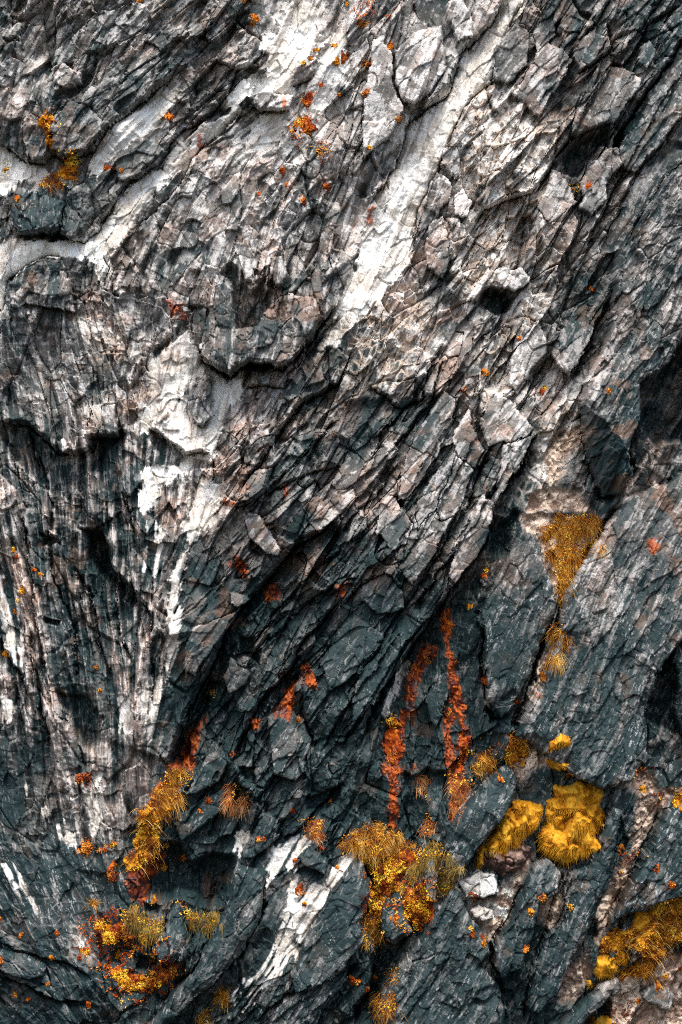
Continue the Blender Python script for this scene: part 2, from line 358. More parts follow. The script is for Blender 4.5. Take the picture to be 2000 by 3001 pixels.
# ---- recesses and overhangs ----------------------------------------------------------------------
#  outline, depth in m, how far in the floor is reached at the edge (photo units), lightness change (shade of the hollow put into the colour)
RECESS = [
 ("A 500,210 440,240 420,310 350,380 260,440 240,480 330,470 420,380 470,290", .28, 14, 0), ("A 15,175 95,185 80,205 30,200", .2, 8, 0),
 ("A 215,310 260,300 250,330 215,335", .2, 8, 0), ("A 300,305 345,300 335,335 300,330", .2, 8, 0),
 ("A 780,230 820,180 800,260 740,340 700,360 740,290", .15, 12, 0),
 ("B 1010,740 1060,650 1180,590 1250,575 1235,680 1190,690 1090,835 1015,790", .5, 22, -.18), ("B 1040,-20 1110,90 1160,110 1170,60 1100,40 1060,-20", .25, 12, -.1),
 ("B 1070,340 1090,420 1030,560 990,560 960,520 890,560 960,450 1000,380", .16, 14, -.05), ("B 1450,720 1490,640 1568,650 1568,690 1500,700 1470,760", .3, 14, -.1),
 ("B 1300,560 1400,440 1420,470 1290,680 1250,690 1250,620", .35, 16, -.1),
 ("B 90,860 140,750 270,640 290,660 240,790 190,850 120,920 80,910", .3, 16, -.12), ("B 290,480 370,490 480,420 500,440 400,500 320,560", .2, 12, -.1),
 ("C 1000,90 1060,25 1095,60 1100,130 1160,170 1240,60 1240,240 1180,330 1080,370 1060,160", .34, 14, -.05),
 ("C 700,440 840,320 880,350 820,390 760,430 720,470", .22, 10, -.15), ("C 860,240 910,235 890,280 870,270", .2, 8, 0),
 ("C 0,760 110,770 180,820 240,900 280,920 400,900 430,830 540,840 500,900 440,1000 260,1100 120,1000 0,860", .26, 16, -.06),
 ("C 705,805 760,835 860,925 950,940 1020,1000 980,980 900,985 830,1005 800,980 730,960 700,860", .2, 10, -.12),
 ("D 610,225 650,150 720,135 800,185 775,255 710,275 650,240", .42, 14, -.25), ("D 870,150 940,130 950,170 880,180", .15, 8, -.1),
 ("D 1360,610 1480,500 1568,370 1640,370 1640,850 1500,860 1450,900 1400,830 1345,740", .65, 26, -.12),
 ("D 1270,930 1330,900 1350,1000 1290,1050", .3, 12, -.1), ("D 1290,470 1400,360 1380,420 1330,490", .18, 12, -.05),
 ("D 0,650 200,640 300,560 300,700 190,830 100,960 0,990", .16, 30, -.14), ("D 880,530 960,450 940,520 860,620", .3, 10, -.1),
 ("D 170,1010 220,960 240,990 200,1060", .3, 8, -.1), ("D 620,560 610,850 640,870 650,820", .2, 8, -.08),
 ("E 365,65 470,85 510,230 560,300 640,370 660,460 600,440 500,330 420,260 390,150", .5, 22, -.1), ("E 180,90 270,110 280,150 200,160", .3, 12, -.1),
 ("E 250,810 400,850 480,960 460,1060 380,1110 300,960", .28, 18, -.1), ("E 200,490 280,500 260,530 210,520", .2, 8, -.05),
 ("E 950,770 1010,790 960,900 900,1040 830,1176 770,1176 800,1080 860,960", .4, 20, -.08), ("E 1100,560 1180,570 1190,700 1100,640", .25, 12, -.05),
 ("E 1270,780 1370,740 1400,900 1440,1000 1440,1100 1380,1060 1330,960 1250,930", .22, 16, -.08),
 ("F 700,60 800,-20 830,20 770,170 680,320 600,460 520,540 500,450 560,330 660,200", .28, 24, -.12),
 ("F 670,880 745,965 690,960 665,920", .35, 10, -.1), ("F 800,800 810,850 760,870 730,860", .25, 8, -.1),
 ("F 470,600 530,700 640,560 680,880 660,1000 620,1100 560,960 520,780", .12, 30, -.05), ("F 300,600 420,560 480,620 400,800 330,820 300,1000 200,1176 120,1176 220,930", .16, 22, -.08),
 ("F 1380,900 1500,740 1568,820 1640,1100 1500,1010 1390,960", .35, 24, -.1),
 ("G 720,330 830,340 880,430 960,395 1080,400 1100,440 1030,640 940,670 850,610 800,600 720,660 640,590 620,520 690,440", .55, 34, -.06),
 ("G 600,860 720,880 700,940 620,930", .35, 12, -.05), ("G 650,620 760,640 740,690 660,670", .3, 12, -.05),
 ("G 1400,130 1480,100 1568,80 1568,140 1480,210 1400,200", .3, 14, -.04), ("G 340,460 520,480 540,600 470,660 400,560", .15, 20, -.03),
 ("G 1110,0 1180,0 1180,80 1120,60", .3, 12, -.02), ("G 500,840 620,850 560,920 500,900", .2, 14, 0),
 ("H 280,20 340,40 400,0 480,20 500,120 470,340 400,340 330,350 260,250", .22, 20, -.04), ("H 1180,1110 1235,1070 1245,1150 1190,1160", .4, 10, -.05),
 ("H 130,860 280,740 320,770 210,960 60,1176 20,1176 130,1000", .4, 16, -.05), ("H 880,300 1000,420 1060,430 1040,470 960,450 900,410", .3, 12, -.05),
 ("H 1110,740 1150,560 1180,600 1180,780 1120,830", .2, 14, 0), ("H 600,1000 740,960 760,1000 680,1090 600,1070", .2, 16, 0),
 ("A 100,1085 290,1060 340,1090 300,1105 110,1110", .3, 8, -.1),
]
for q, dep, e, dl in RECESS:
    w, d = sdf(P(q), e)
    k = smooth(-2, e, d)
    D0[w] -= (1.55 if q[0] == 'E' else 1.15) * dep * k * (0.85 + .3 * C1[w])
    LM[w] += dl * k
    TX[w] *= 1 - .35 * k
# ---- steps: the side to the left of travel stands out by a, falling back over wa; the right is let in by b over wb
STEP = [
 ("A 840,300 780,370 700,430 600,520 500,590 430,690 360,725 250,720 240,690 200,740 130,735 60,690 0,660", -1, .16, 90, .10, 14),
 ("A 1180,300 1080,330 1050,430 960,520 850,590 760,680 650,800 570,850 520,960 440,1065 380,1110 290,1090", -1, .12, 60, .06, 10),
 ("A 1190,440 1050,580 960,660 880,740 850,820 780,920 700,990 600,1080", 1, .12, 40, .10, 14),
 ("B 760,0 690,110 600,190 530,270 470,450 400,480 320,560 290,640 250,760 190,860 120,940", -1, .18, 80, .10, 14),
 ("B 840,-10 760,190 690,380 580,500 510,660 440,800 360,960 335,1176", 1, .06, 40, .07, 12),
 ("B 1568,180 1480,300 1400,440 1300,570 1250,680", -1, .2, 70, .2, 18), ("B 1330,210 1240,330 1150,470 1060,620 960,760 880,900", -1, .16, 60, .14, 16),
 ("B 1568,530 1480,640 1340,840 1240,1030 1180,1176", -1, .05, 40, .06, 8), ("B 1220,100 1240,240 1090,350", -1, .12, 50, .14, 12),
 ("B 1568,750 1480,830 1380,1000 1290,1176", 1, .22, 120, .1, 10),
 ("C 910,460 960,480 980,520 1050,555 1090,520 1140,490 1290,530 1400,420 1568,200", 1, .2, 60, .3, 26),
 ("C 1568,560 1400,670 1290,800 1200,950 1120,1060", -1, .12, 50, .14, 22), ("C 1130,600 1290,600 1400,450 1568,270", 1, .08, 40, .08, 12),
 ("C 0,290 20,200 50,110 120,40 230,0 300,10", -1, .16, 90, .14, 14), ("C 470,0 500,60 470,150 560,200", -1, .06, 60, .05, 12),
 ("C 0,760 120,770 190,820 260,910 320,915 420,890 420,830 540,835 570,790", 1, .2, 70, .15, 30),
 ("C 690,800 740,820 780,860 860,920 960,900", 1, .1, 50, .12, 16), ("C 970,940 980,1040 1020,1050", -1, .08, 30, .1, 12),
 ("D 1240,180 1170,330 1110,440 1040,560", -1, .12, 50, .25, 16), ("D 890,810 820,950 760,1060 700,1176", -1, .14, 60, .2, 18),
 ("D 680,880 640,960 560,1176", -1, .1, 40, .14, 14), ("D 470,400 380,560 310,660 200,800 130,980 0,1110", -1, .1, 60, .12, 20),
 ("D 560,640 480,800 380,960 300,1100", -1, .07, 40, .08, 10), ("D 400,520 360,660 260,700 130,600", -1, .08, 40, .1, 14),
 ("E 1568,20 1350,160 1200,350 1050,500 960,740 860,900 800,1100 770,1176", -1, .3, 120, .3, 34),
 ("E 1568,400 1440,550 1300,760 1180,900 1100,1050 1060,1176", -1, .12, 70, .15, 16),
 ("E 1568,150 1400,330 1250,480 1150,640", -1, .08, 50, .1, 10),
 ("E 0,570 50,700 110,760 130,850", 1, .1, 60, .1, 14), ("E 470,85 510,240 570,310 650,400 690,480 700,600", 1, .18, 90, .2, 30),
 ("E 250,800 280,920 360,1090 370,1176", -1, .1, 60, .08, 20),
 ("F 710,0 660,130 560,300 460,440 400,540 330,640 180,820 60,1100", -1, .3, 120, .25, 34), ("F 520,0 460,180 360,340 200,560 0,880", -1, .05, 40, .08, 8),
 ("F 1000,400 950,560 860,850 790,1010", 1, .1, 60, .3, 14), ("F 1440,740 1500,650 1568,570", 1, .18, 60, .12, 14),
 ("F 1568,200 1400,380 1300,560 1180,760", -1, .05, 50, .05, 12), ("F 1420,700 1380,900 1420,1100", 1, .06, 50, .06, 12),
 ("G 1110,430 1040,640 990,720 900,930 700,1120", 1, .12, 60, .1, 14), ("G 1230,480 1220,620 1100,860 1000,960 880,1060", 1, .06, 40, .08, 10),
 ("G 0,960 130,1000 250,1060 400,1080", 1, .1, 60, .16, 16), ("G 1568,640 1480,700 1400,900", 1, .06, 40, .05, 10), ("G 1568,900 1400,1040 1240,1176", -1, .06, 50, .1, 10),
 ("G 0,800 100,850 280,880 420,960", 1, .06, 50, .08, 12), ("G 1000,0 920,130 830,260", -1, .1, 50, .12, 14), ("G 1100,60 1000,200 960,330", -1, .06, 40, .1, 14),
 ("H 100,420 140,560 110,720 180,860 100,1050 40,1176", -1, .2, 120, .2, 26), ("H 500,850 380,990 280,1150", -1, .05, 50, .1, 8),
 ("H 840,530 780,640 700,790 680,900 740,960", 1, .1, 50, .1, 12), ("H 1060,450 1020,700 920,800 860,1000 840,1176", -1, .08, 50, .1, 14),
 ("H 1470,190 1390,400 1290,570 1210,760", 1, .14, 90, .1, 14), ("H 480,260 560,170 640,80 760,-10", -1, .18, 90, .1, 16),
 ("E 90,0 140,200 170,500 230,800", 1, 0.05, 55, 0.06, 9),
 ("E 210,0 240,300 330,560 350,760", -1, 0.05, 55, 0.06, 9),
 ("E 330,240 430,420 460,600 520,760", 1, 0.06, 55, 0.07, 9),
 ("E 520,300 560,560 620,700", 1, 0.05, 55, 0.06, 9),
 ("E 700,450 690,700 700,900", -1, 0.05, 55, 0.06, 9),
 ("E 130,550 170,820 230,1100", -1, 0.05, 55, 0.06, 9),
 ("C 1568,740 1440,860 1300,1010 1240,1060 1130,1176", -1, 0.08, 55, 0.09, 9),
 ("C 1568,960 1400,1010 1250,1080 1130,1200", -1, 0.06, 55, 0.07, 9),
 ("E 1568,300 1300,520 1180,640 1060,660", -1, 0.07, 55, 0.08, 9),
 ("B 1568,20 1400,120 1300,230 1180,400 1080,520", -1, 0.10, 55, 0.11, 9),
 ("B 1250,-20 1100,200 1000,330 880,520", -1, 0.09, 55, 0.10, 9),
 ("B 1480,-20 1340,170 1260,290", -1, 0.09, 55, 0.10, 9),
 ("B 1568,330 1440,520 1330,720 1200,960 1100,1176", -1, 0.10, 55, 0.11, 9),
 ("H 60,900 -60,1060 -140,1176", -1, 0.10, 55, 0.11, 9),
 ("G 1450,960 1300,1060 1160,1176", -1, 0.08, 55, 0.09, 9),
 ("G 990,560 900,760 760,960", 1, 0.10, 55, 0.11, 9),
 ("H 1030,480 960,720 880,930", 1, 0.10, 55, 0.11, 9),
 ("H 1400,500 1290,700 1200,900", 1, 0.10, 55, 0.11, 9),
 ("I 270,560 160,700 60,800 0,880", -1, 0.09, 55, 0.10, 9),
 ("I 470,60 420,260 300,420 180,560 0,690", -1, 0.10, 55, 0.11, 9),
 ("I 760,560 690,700 560,900 440,1080 330,1230", -1, 0.10, 55, 0.11, 9),
 ("I 360,760 230,960 120,1100 0,1210", -1, 0.08, 55, 0.09, 9),
 ("I 620,420 500,640 380,860 250,1040", -1, 0.09, 55, 0.10, 9),
 ("F 230,600 120,760 20,900 -100,1100", -1, 0.10, 55, 0.11, 9),
 ("F 420,480 300,600 180,760 60,960 -20,1100", -1, 0.10, 55, 0.11, 9),
 ("F 640,440 660,560 640,660 690,880", 1, 0.14, 55, 0.15, 9),
 ("F 1280,-40 1140,180 1010,390 1000,560", 1, 0.16, 55, 0.18, 9),
 ("E 1400,1050 1300,1176 1180,1320", -1, 0.08, 55, 0.09, 9),
 ("G 1568,60 1400,260 1300,330", -1, 0.10, 55, 0.11, 9),
 ("C 560,1080 600,1176 640,1300", 1, 0.05, 55, 0.06, 9),
 ("C 130,800 200,1000 260,1176", 1, 0.06, 55, 0.07, 9),
 ("C 30,850 90,1050 130,1176", -1, 0.06, 55, 0.07, 9),
]
for q, sg, a, wa, b, wb in STEP:
    pts = P(q)
    w = win(pts, 3.2 * max(wa, wb))
    d, side, al = seg_dist(WX[w], WY[w], pts)
    left = side * sg < 0
    fade = smooth(0, .06, al) * (1 - smooth(.94, 1, al))
    D0[w] += fade * np.where(left, 1.15 * a * np.exp(-d / wa), -(1.5 * b + .06) * np.exp(-(d / (wb * 1.1))))

for q, sg, a, wa, b, wb in STEP:
    w = win(P(q), 20)
    d, side, al = seg_dist(WX[w], WY[w], P(q))
    GR[w] = np.maximum(GR[w], (1 - smooth(2, 3 + wb * .28, d)) * (.35 + .65 * (b > .12)) * smooth(0, .1, al) * (1 - smooth(.9, 1, al)))
# ---- slabs and boulders that stand proud of the face, each an object of its own -------------------
#  name, label, category, outline, stand-off (m), slope to the right, slope downwards (m per photo unit), edge width, lightness change, relief
SLABS = [
 ("rock_ledge", "dark blocky ledge with a flat mossy top, under the yellow shrub at upper left", "rock ledge", "A 50,925 90,870 180,880 300,930 300,1060 240,1085 170,1075 100,1085 70,1020", .42, 0, .0008, 16, -.2, .6),
 ("rock_ledge", "grooved grey rock nose right of the dark ledge with the mossy top", "rock ledge", "A 305,930 340,870 400,850 430,900 440,1000 400,1080 340,1110 290,1080 290,1000", .3, 0, .0008, 16, -.05, .8),
 ("boulder", "pale rounded rock jutting from the white patch near the top, lichen on its right end", "boulder", "A 1140,450 1190,425 1260,430 1350,445 1330,495 1290,505 1200,510 1155,485", .28, 0, .001, 12, .08, .7),
 ("rock_slab", "long pale grey slab standing left of the upper white vein, pointed at its foot", "rock slab", "B 150,200 190,190 230,260 240,400 285,500 280,570 200,650 160,680 110,735 95,640 100,480 130,360", .2, .0003, -.0002, 12, .14, .45),
 ("rock_slab", "blocky pale slab at the top edge beside the head of the white vein", "rock slab", "B 480,0 560,-10 610,110 600,170 540,190 500,110 470,60", .2, 0, -.0003, 10, .12, .5),
 ("rock_slab", "speckled grey slab wedged left of the white vein near the top", "rock slab", "B 240,250 340,150 460,130 470,330 400,440 340,490 280,470 250,380", .22, .0002, .0002, 14, .08, .6),
 ("boulder", "brown angular boulder beside the round dark hollow, yellow lichen at its top", "boulder", "B 1095,840 1200,690 1270,680 1290,760 1210,830 1215,920 1140,1000 1085,960 1110,890", .22, .0003, .0003, 10, .02, .5),
 ("rock_slab", "brown smooth-faced slab with a curved upper edge, left of the dark hollow", "rock slab", "B 920,200 1000,230 1060,280 1010,380 950,470 900,560 860,500 780,440 850,330", .16, -.0002, .0003, 10, .02, .4),
 ("rock_slab", "square grey block split by cracks near the upper right corner", "rock slab", "B 1330,150 1370,170 1340,240 1290,310 1255,290 1290,210", .14, 0, .0002, 8, .1, .4),
 ("rock_slab", "squarish dark block in the upper right layers, next to the split block", "rock slab", "B 1400,200 1440,240 1400,330 1345,300 1370,230", .16, 0, .0002, 8, .02, .4),
 ("hanging_rock", "great drooping brown rock that hangs over the white quartz in the middle left", "hanging rock", "C 965,250 990,110 1060,150 1090,330 1180,330 1240,230 1330,180 1470,200 1475,290 1390,430 1300,520 1140,490 1060,555 985,525 925,475 940,330", .34, 0, .0006, 26, 0, 1),
 ("rock_slab", "small blocky brown column set in the hollow above the hanging rock", "rock slab", "C 1255,20 1310,15 1325,90 1300,150 1265,145 1250,80", .42, 0, .0006, 8, .06, .4),
 ("boulder", "drooping grey rock tooth at the mouth of the dark hollow in the middle left", "boulder", "C 1090,0 1150,20 1160,80 1165,130 1130,130 1110,70", .36, 0, .0006, 8, .06, .4),
 ("boulder", "ribbed grey rock lying on the lower part of the white quartz patch", "boulder", "C 835,625 885,585 960,545 975,640 985,740 930,790 880,720", .2, 0, .0002, 12, -.14, .8),
 ("boulder", "small round brown rock hanging at the foot of the left crumpled mass", "boulder", "C 475,690 540,680 560,760 545,820 500,825 475,780", .2, 0, .0008, 10, 0, .6),
 ("boulder", "reddish pebble-shaped rock poking down at the left above the dark ribbed wall", "boulder", "C 270,860 310,840 325,890 300,915 275,900", .26, 0, .001, 8, .1, .5),
 ("boulder", "striped domed boulder under the white band at the far left", "boulder", "C 25,210 60,120 130,60 230,25 300,30 330,140 350,270 250,250 150,220 60,260", .16, 0, .0005, 30, -.03, .9),
 ("rock_slab", "faceted dark block with white flecks, right of the long joint in the middle right", "rock slab", "D 970,400 1020,330 1100,280 1160,335 1110,440 1045,565 1000,520 965,450", .22, .0003, .0003, 10, -.05, .4),
 ("rock_slab", "pale speckled block with a pointed foot, left of the faceted dark block", "rock slab", "D 770,480 840,360 900,290 950,380 940,450 870,530 810,640 770,600", .2, .0003, .0002, 10, .08, .5),
 ("rock_slab", "large white-flecked slab in the middle right with an arrow-shaped foot", "rock slab", "D 630,740 700,640 790,660 880,790 800,900 740,850 690,870 660,880 640,820", .16, .0003, 0, 8, .14, .4),
 ("rock_slab", "long grey slab running down between two deep joints below the arrow-shaped one", "rock slab", "D 740,870 880,820 820,950 750,1080 690,1176", .18, .0003, 0, 10, .08, .5),
 ("rock_slab", "narrow brown slab left of the arrow-shaped slab, cut across by a joint", "rock slab", "D 510,800 590,700 600,780 650,900 600,980 540,970 520,900", .14, .0002, .0001, 8, .08, .4),
 ("rock_slab", "flat-topped dark block above the deep square notch", "rock slab", "D 640,100 700,60 830,60 860,110 800,170 740,140 660,145 610,210 575,220", .2, 0, .0003, 10, .05, .6),
 ("rock_slab", "huge slab with a sharp keel and a dark underside at the right edge", "rock slab", "D 1250,-20 1400,-260 1640,-480 1900,-480 1900,200 1640,300 1568,370 1490,500 1350,600 1345,760 1300,900 1330,1010 1260,1100 1190,1110 1150,1000 1105,850 1090,690 1105,590 1200,420 1240,250", .85, .0002, 0, 12, 0, .9),
 ("rock_slab", "thick brown slab whose foot ends above the orange rust streak", "rock slab", "F 500,250 530,120 600,0 650,-70 700,-40 700,30 650,150 570,280 530,330 495,300", .2, .0004, .0001, 10, .1, .45),
 ("rock_slab", "grey banded slab left of the thick brown slab in the centre", "rock slab", "F 320,20 430,-60 530,-30 450,150 390,260 330,330 260,260 300,120", .14, .0003, .0001, 10, .06, .6),
 ("rock_slab", "broad speckled grey slab with a pointed foot left of the grass-filled crack", "rock slab", "F 820,80 770,180 700,330 640,430 620,500 660,560 650,650 680,860 735,950 780,900 850,780 940,560 985,420 960,300 920,180 890,110", .26, .0001, -.0003, 12, -.04, .35),
 ("rock_slab", "biggest speckled slab, leaning along the right side below the keeled slab", "rock slab", "F 1290,-60 1140,180 1010,390 1000,560 940,760 850,900 790,1030 860,1060 1000,1176 1180,1260 1330,1230 1400,1100 1385,900 1440,740 1500,650 1568,575 1900,500 1900,-500 1500,-140", .5, -.0001, .0001, 22, .02, .5),
 ("rock_slab", "dark slab cut off by the right edge below the biggest speckled slab", "rock slab", "F 1500,640 1568,570 1900,500 1900,1100 1600,1100 1540,960 1530,760", .42, .0002, 0, 12, -.05, .4),
 ("boulder", "pale pointed rock peak right of the lower orange gully", "boulder", "G 850,130 900,30 960,-70 1000,-85 1050,-20 1010,60 930,100", .26, .0002, .0005, 8, .12, .5),
 ("boulder", "fluted grey rock between the two mossy ledges beside the cave", "boulder", "G 770,680 800,625 835,640 850,720 875,790 860,870 800,890 730,880 700,830 760,740", .4, 0, .0007, 14, .04, .8),
 ("boulder", "dark angular block perched in the fork of the white vein", "boulder", "G 1385,410 1420,360 1510,420 1520,450 1495,490 1440,460 1400,440", .3, 0, .0008, 8, -.02, .3),
 ("boulder", "round-topped dark rock left of the white fork, pale cap", "boulder", "G 1170,290 1200,210 1240,195 1290,240 1280,320 1210,390 1130,420 1110,400", .24, 0, .0006, 12, -.02, .5),
 ("rock_slab", "long dark slab with white flecks between the cave and the white fork", "rock slab", "G 1100,430 1220,475 1215,620 1120,820 1010,950 890,1060 700,1230 640,1230 880,940 980,760 1050,560", .3, .0001, 0, 12, -.02, .6),
 ("rock_slab", "smooth teal-dark slab right of the white vein at the bottom centre", "rock slab", "H -50,560 60,410 90,460 140,600 100,700 110,780 30,900 -60,1000 -180,1100 -230,940 -170,780 -80,640", .24, .0001, .0002, 12, -.06, .4),
 ("boulder", "grey rock nose framed by leafy orange moss in the lower middle", "boulder", "H 190,640 230,590 275,565 290,640 325,740 250,810 200,790 175,730", .38, 0, .0006, 12, .06, .5),
 ("boulder", "small upright dark spike in the orange moss", "boulder", "H 385,510 395,430 430,405 445,480 440,605 400,590", .34, 0, .0005, 8, .04, .4),
 ("rock_slab", "upright dark slab with a pale ridge, left of the smaller moss cushion", "rock slab", "H 480,280 560,170 640,80 750,-10 790,20 800,90 760,190 680,280 600,395 560,460 500,440 475,370", .3, .0002, .0002, 16, -.02, .5),
 ("rock_slab", "long leaning slab below the cream pocket, running to the bottom edge", "rock slab", "H 530,515 570,640 680,830 640,900 720,1000 760,1100 700,1300 200,1300 170,1080 290,880 440,650", .28, .0001, .0001, 20, 0, .7),
 ("rock_slab", "knobbly slab under the big moss cushion, narrowing downwards", "rock slab", "H 830,560 880,440 930,400 1000,470 1000,550 900,600 870,780 820,900 740,960 690,900 700,790 790,640", .3, .0001, .0002, 14, -.01, .7),
 ("rock_slab", "tall ribbed dark slab between the cream pocket and the lower right moss", "rock slab", "H 1040,470 1130,430 1200,260 1240,160 1285,180 1240,400 1190,540 1140,720 1060,860 1000,1000 900,1120 850,1080 870,900 930,770 1015,690", .26, .0002, .0001, 14, -.02, .7),
 ("rock_slab", "leaning dark slab above the lower right moss bank, at the right edge", "rock slab", "H 1568,140 1480,190 1400,380 1300,550 1245,690 1360,645 1500,590 1700,560 1800,100", .3, .0002, .0001, 14, -.06, .5),
 ("boulder", "grey stone block lying on the soil at the lower right corner", "boulder", "H 1370,1030 1440,985 1535,1035 1515,1110 1450,1095 1400,1065", .3, 0, .0006, 8, .02, .3),
 ("rock_slab", "slab with a pale upper side sloping up to the moss ball at the bottom right", "rock slab", "H 960,1200 1090,1070 1190,990 1275,955 1275,1010 1190,1085 1120,1140 1080,1220", .3, -.0001, .0004, 12, -.02, .5),
 ("boulder", "white-crusted knob of rock just under the smaller moss cushion", "boulder", "H 540,530 570,490 660,470 715,495 720,560 640,590 570,590", .2, 0, .0006, 12, .12, .6),
 ("boulder", "flaky white stone sitting in the cream pocket", "boulder", "H 595,650 640,620 690,650 700,690 650,705 615,690", .22, 0, .0006, 6, .2, .5),
 ("boulder", "faceted dark rock lump with a lichen star on top, lower centre", "boulder", "E 1240,930 1330,890 1400,960 1430,1060 1400,1176 1360,1230 1250,1200 1230,1080", .24, .0001, .0004, 14, .02, .5),
 ("boulder", "grey block with a bright facet leaning on the diagonal fold", "boulder", "E 1020,760 1060,665 1150,740 1130,790 1060,830", .2, .0002, .0004, 8, .1, .4),
 ("boulder", "ribbed block with a bright broken end just above the diagonal fold", "boulder", "E 1120,10 1200,20 1300,170 1280,200 1230,190 1150,130", .18, .0001, .0005, 8, .08, .4),
 ("boulder", "small block with a pale top facet on the diagonal fold", "boulder", "E 1060,370 1130,380 1150,410 1100,440 1060,420", .16, 0, .0006, 6, .2, .3),
 ("rock_slab", "long brown-flecked bar of rock whose foot roofs the round dark hollow", "rock slab", "B 1070,520 1130,430 1240,320 1300,330 1380,370 1370,420 1250,570 1180,580 1080,630 1050,620", .2, .0001, .0001, 9, .02, .5),
 ("rock_slab", "wide dark sheet running up to the right edge from the round hollow", "rock slab", "B 1390,470 1480,330 1568,200 1900,-100 1900,120 1700,400 1480,640 1350,800 1290,780 1270,700 1320,560", .14, .0001, 0, 9, -.06, .5),
 ("rock_slab", "dark parting sheet just above the huge keeled slab", "rock slab", "B 1360,830 1500,650 1568,560 1900,200 1900,420 1568,745 1480,825 1380,990 1290,1150 1200,1176 1180,1140 1240,1040", .1, .0001, 0, 8, -.02, .5),
 ("rock_slab", "faceted bluish block against the right side of the upper white vein", "rock slab", "B 700,230 790,120 860,150 850,300 760,390 700,380", .12, -.0002, .0002, 8, -.04, .5),
 ("rock_slab", "small angular slab near the top edge right of the vein", "rock slab", "B 870,150 960,70 985,170 900,250", .12, .0002, .0002, 8, .02, .4),
 ("rock_slab", "dark wedge with a pointed foot above the brown bar, upper right", "rock slab", "B 1080,210 1150,150 1225,185 1165,280 1100,345 1060,270", .14, .0003, .0002, 8, -.04, .4),
 ("rock_slab", "grey slab broken into steps, below left of the round hollow", "rock slab", "B 960,780 1000,790 1060,870 1080,930 1000,1010 960,1040 900,960", .14, .0003, .0001, 8, .05, .5),
 ("rock_slab", "brown-faced block leaning on the right side of the main white vein", "rock slab", "B 400,870 440,790 510,840 500,920 430,1000 380,950", .18, .0002, .0003, 8, .04, .5),
 ("boulder", "white-crusted block in the breccia right of the main white vein", "boulder", "B 520,900 560,870 605,930 575,990 515,990", .12, 0, .0003, 8, .35, .5),
 ("rock_slab", "small hatched slab by the narrow part of the main white vein", "rock slab", "B 475,690 530,685 545,780 520,830 465,760", .14, .0002, .0002, 8, .04, .5),
 ("rock_slab", "tall brown slab beside the lower part of the main white vein", "rock slab", "B 390,1040 460,990 500,1080 495,1190 460,1290 400,1240", .16, .0002, .0001, 9, .0, .5),
 ("rock_slab", "pale split slab in the middle between two long joints", "rock slab", "I 440,600 520,530 600,600 560,700 520,800 460,830 420,740", .16, .0003, .0001, 9, .1, .5),
 ("rock_slab", "lumpy grey slab with a cream spot left of the pale split slab", "rock slab", "I 180,730 240,700 330,830 300,930 220,970 165,880", .14, .0002, .0002, 9, .06, .6),
 ("rock_slab", "ribbed bar of rock pointing up to the dark diagonal band in the centre", "rock slab", "I 0,640 110,560 190,480 235,440 272,500 180,610 90,700 0,800 -100,880 -160,820", .18, .0002, .0003, 9, .04, .6),
 ("rock_slab", "long brownish sheet leaning right in the centre of the picture", "rock slab", "I 285,570 350,400 470,230 540,260 500,400 420,560 330,700 260,740", .13, .0002, 0, 9, .02, .5),
 ("rock_slab", "narrow dark sheet right of the long brownish one", "rock slab", "I 340,770 400,650 500,500 520,520 480,640 420,780 350,870", .12, .0003, 0, 8, -.02, .5),
 ("rock_slab", "hatched grey slab above the dark slate in the centre", "rock slab", "I 100,1120 200,1060 280,1150 290,1240 180,1260 90,1190", .14, .0001, .0003, 9, .02, .7),
 ("rock_slab", "brown smooth slab lying just above the black diagonal fold", "rock slab", "E 850,600 900,530 1040,470 1110,440 1060,520 980,620 900,750 840,720", .12, .0001, .0003, 10, .08, .4),
 ("rock_slab", "smooth teal slate plate under the diagonal joints, left of the orange gully", "rock slab", "F -20,560 60,480 200,560 110,680 20,780 -60,820 -90,700", .12, .0001, .0001, 9, -.04, .3),
 ("rock_slab", "second smooth slate plate, just below and right of the first", "rock slab", "F 80,740 210,600 270,650 180,820 100,930 40,960", .12, .0001, .0001, 9, -.03, .3),
 ("rock_slab", "rib of dark slate standing between the two orange streaks", "rock slab", "F 420,780 470,740 500,800 480,900 440,1000 400,960 380,860", .16, 0, .0001, 9, -.02, .5),
 ("rock_slab", "dark slate plate left of the pale rock peak's foot in the lower left", "rock slab", "G 790,240 900,150 1060,80 1080,110 1000,210 900,300 830,340", .14, .0001, .0002, 9, -.03, .4),
 ("rock_slab", "broad dark plate lying at the lower left edge", "rock slab", "G -60,820 100,850 210,890 205,950 130,965 20,930 -60,900", .16, 0, .0003, 10, -.03, .5),
 ("rock_slab", "teal slate plate at the bottom edge right of the white vein", "rock slab", "H -300,1100 -180,1010 -60,960 40,900 0,1020 -80,1120 -140,1240 -360,1260", .16, .0001, .0001, 10, -.03, .5),
 ("boulder", "squarish rock with a drooping front left of the grassy saddle", "boulder", "G 540,860 600,840 640,870 620,930 560,930", .12, 0, .0003, 8, -.02, .5),
 ("boulder", "rounded crumpled knob in the upper left above the ledge", "boulder", "A 250,330 300,310 380,350 370,400 310,420 250,400", .2, 0, .0006, 10, .08, .9),
 ("boulder", "smooth-bottomed hanging block left of the narrow yellow shrub", "boulder", "A 110,560 150,530 210,560 225,640 210,720 150,738 115,680", .14, 0, .0004, 14, .0, .6),
 ("rock_slab", "brown slab with a slanted foot between the yellow shrub and the white diagonal", "rock slab", "A 250,560 330,470 420,500 480,560 480,610 400,700 300,715 245,690", .14, 0, .0003, 16, -.06, .5),
 ("boulder", "drooping spotted rock between the two white diagonals", "boulder", "A 540,720 640,640 720,660 770,700 720,760 640,820 560,830 530,780", .16, .0002, .0005, 14, -.06, .6),
]
fF2 = fF ** 2
RH = smooth(.45, .95, fB)
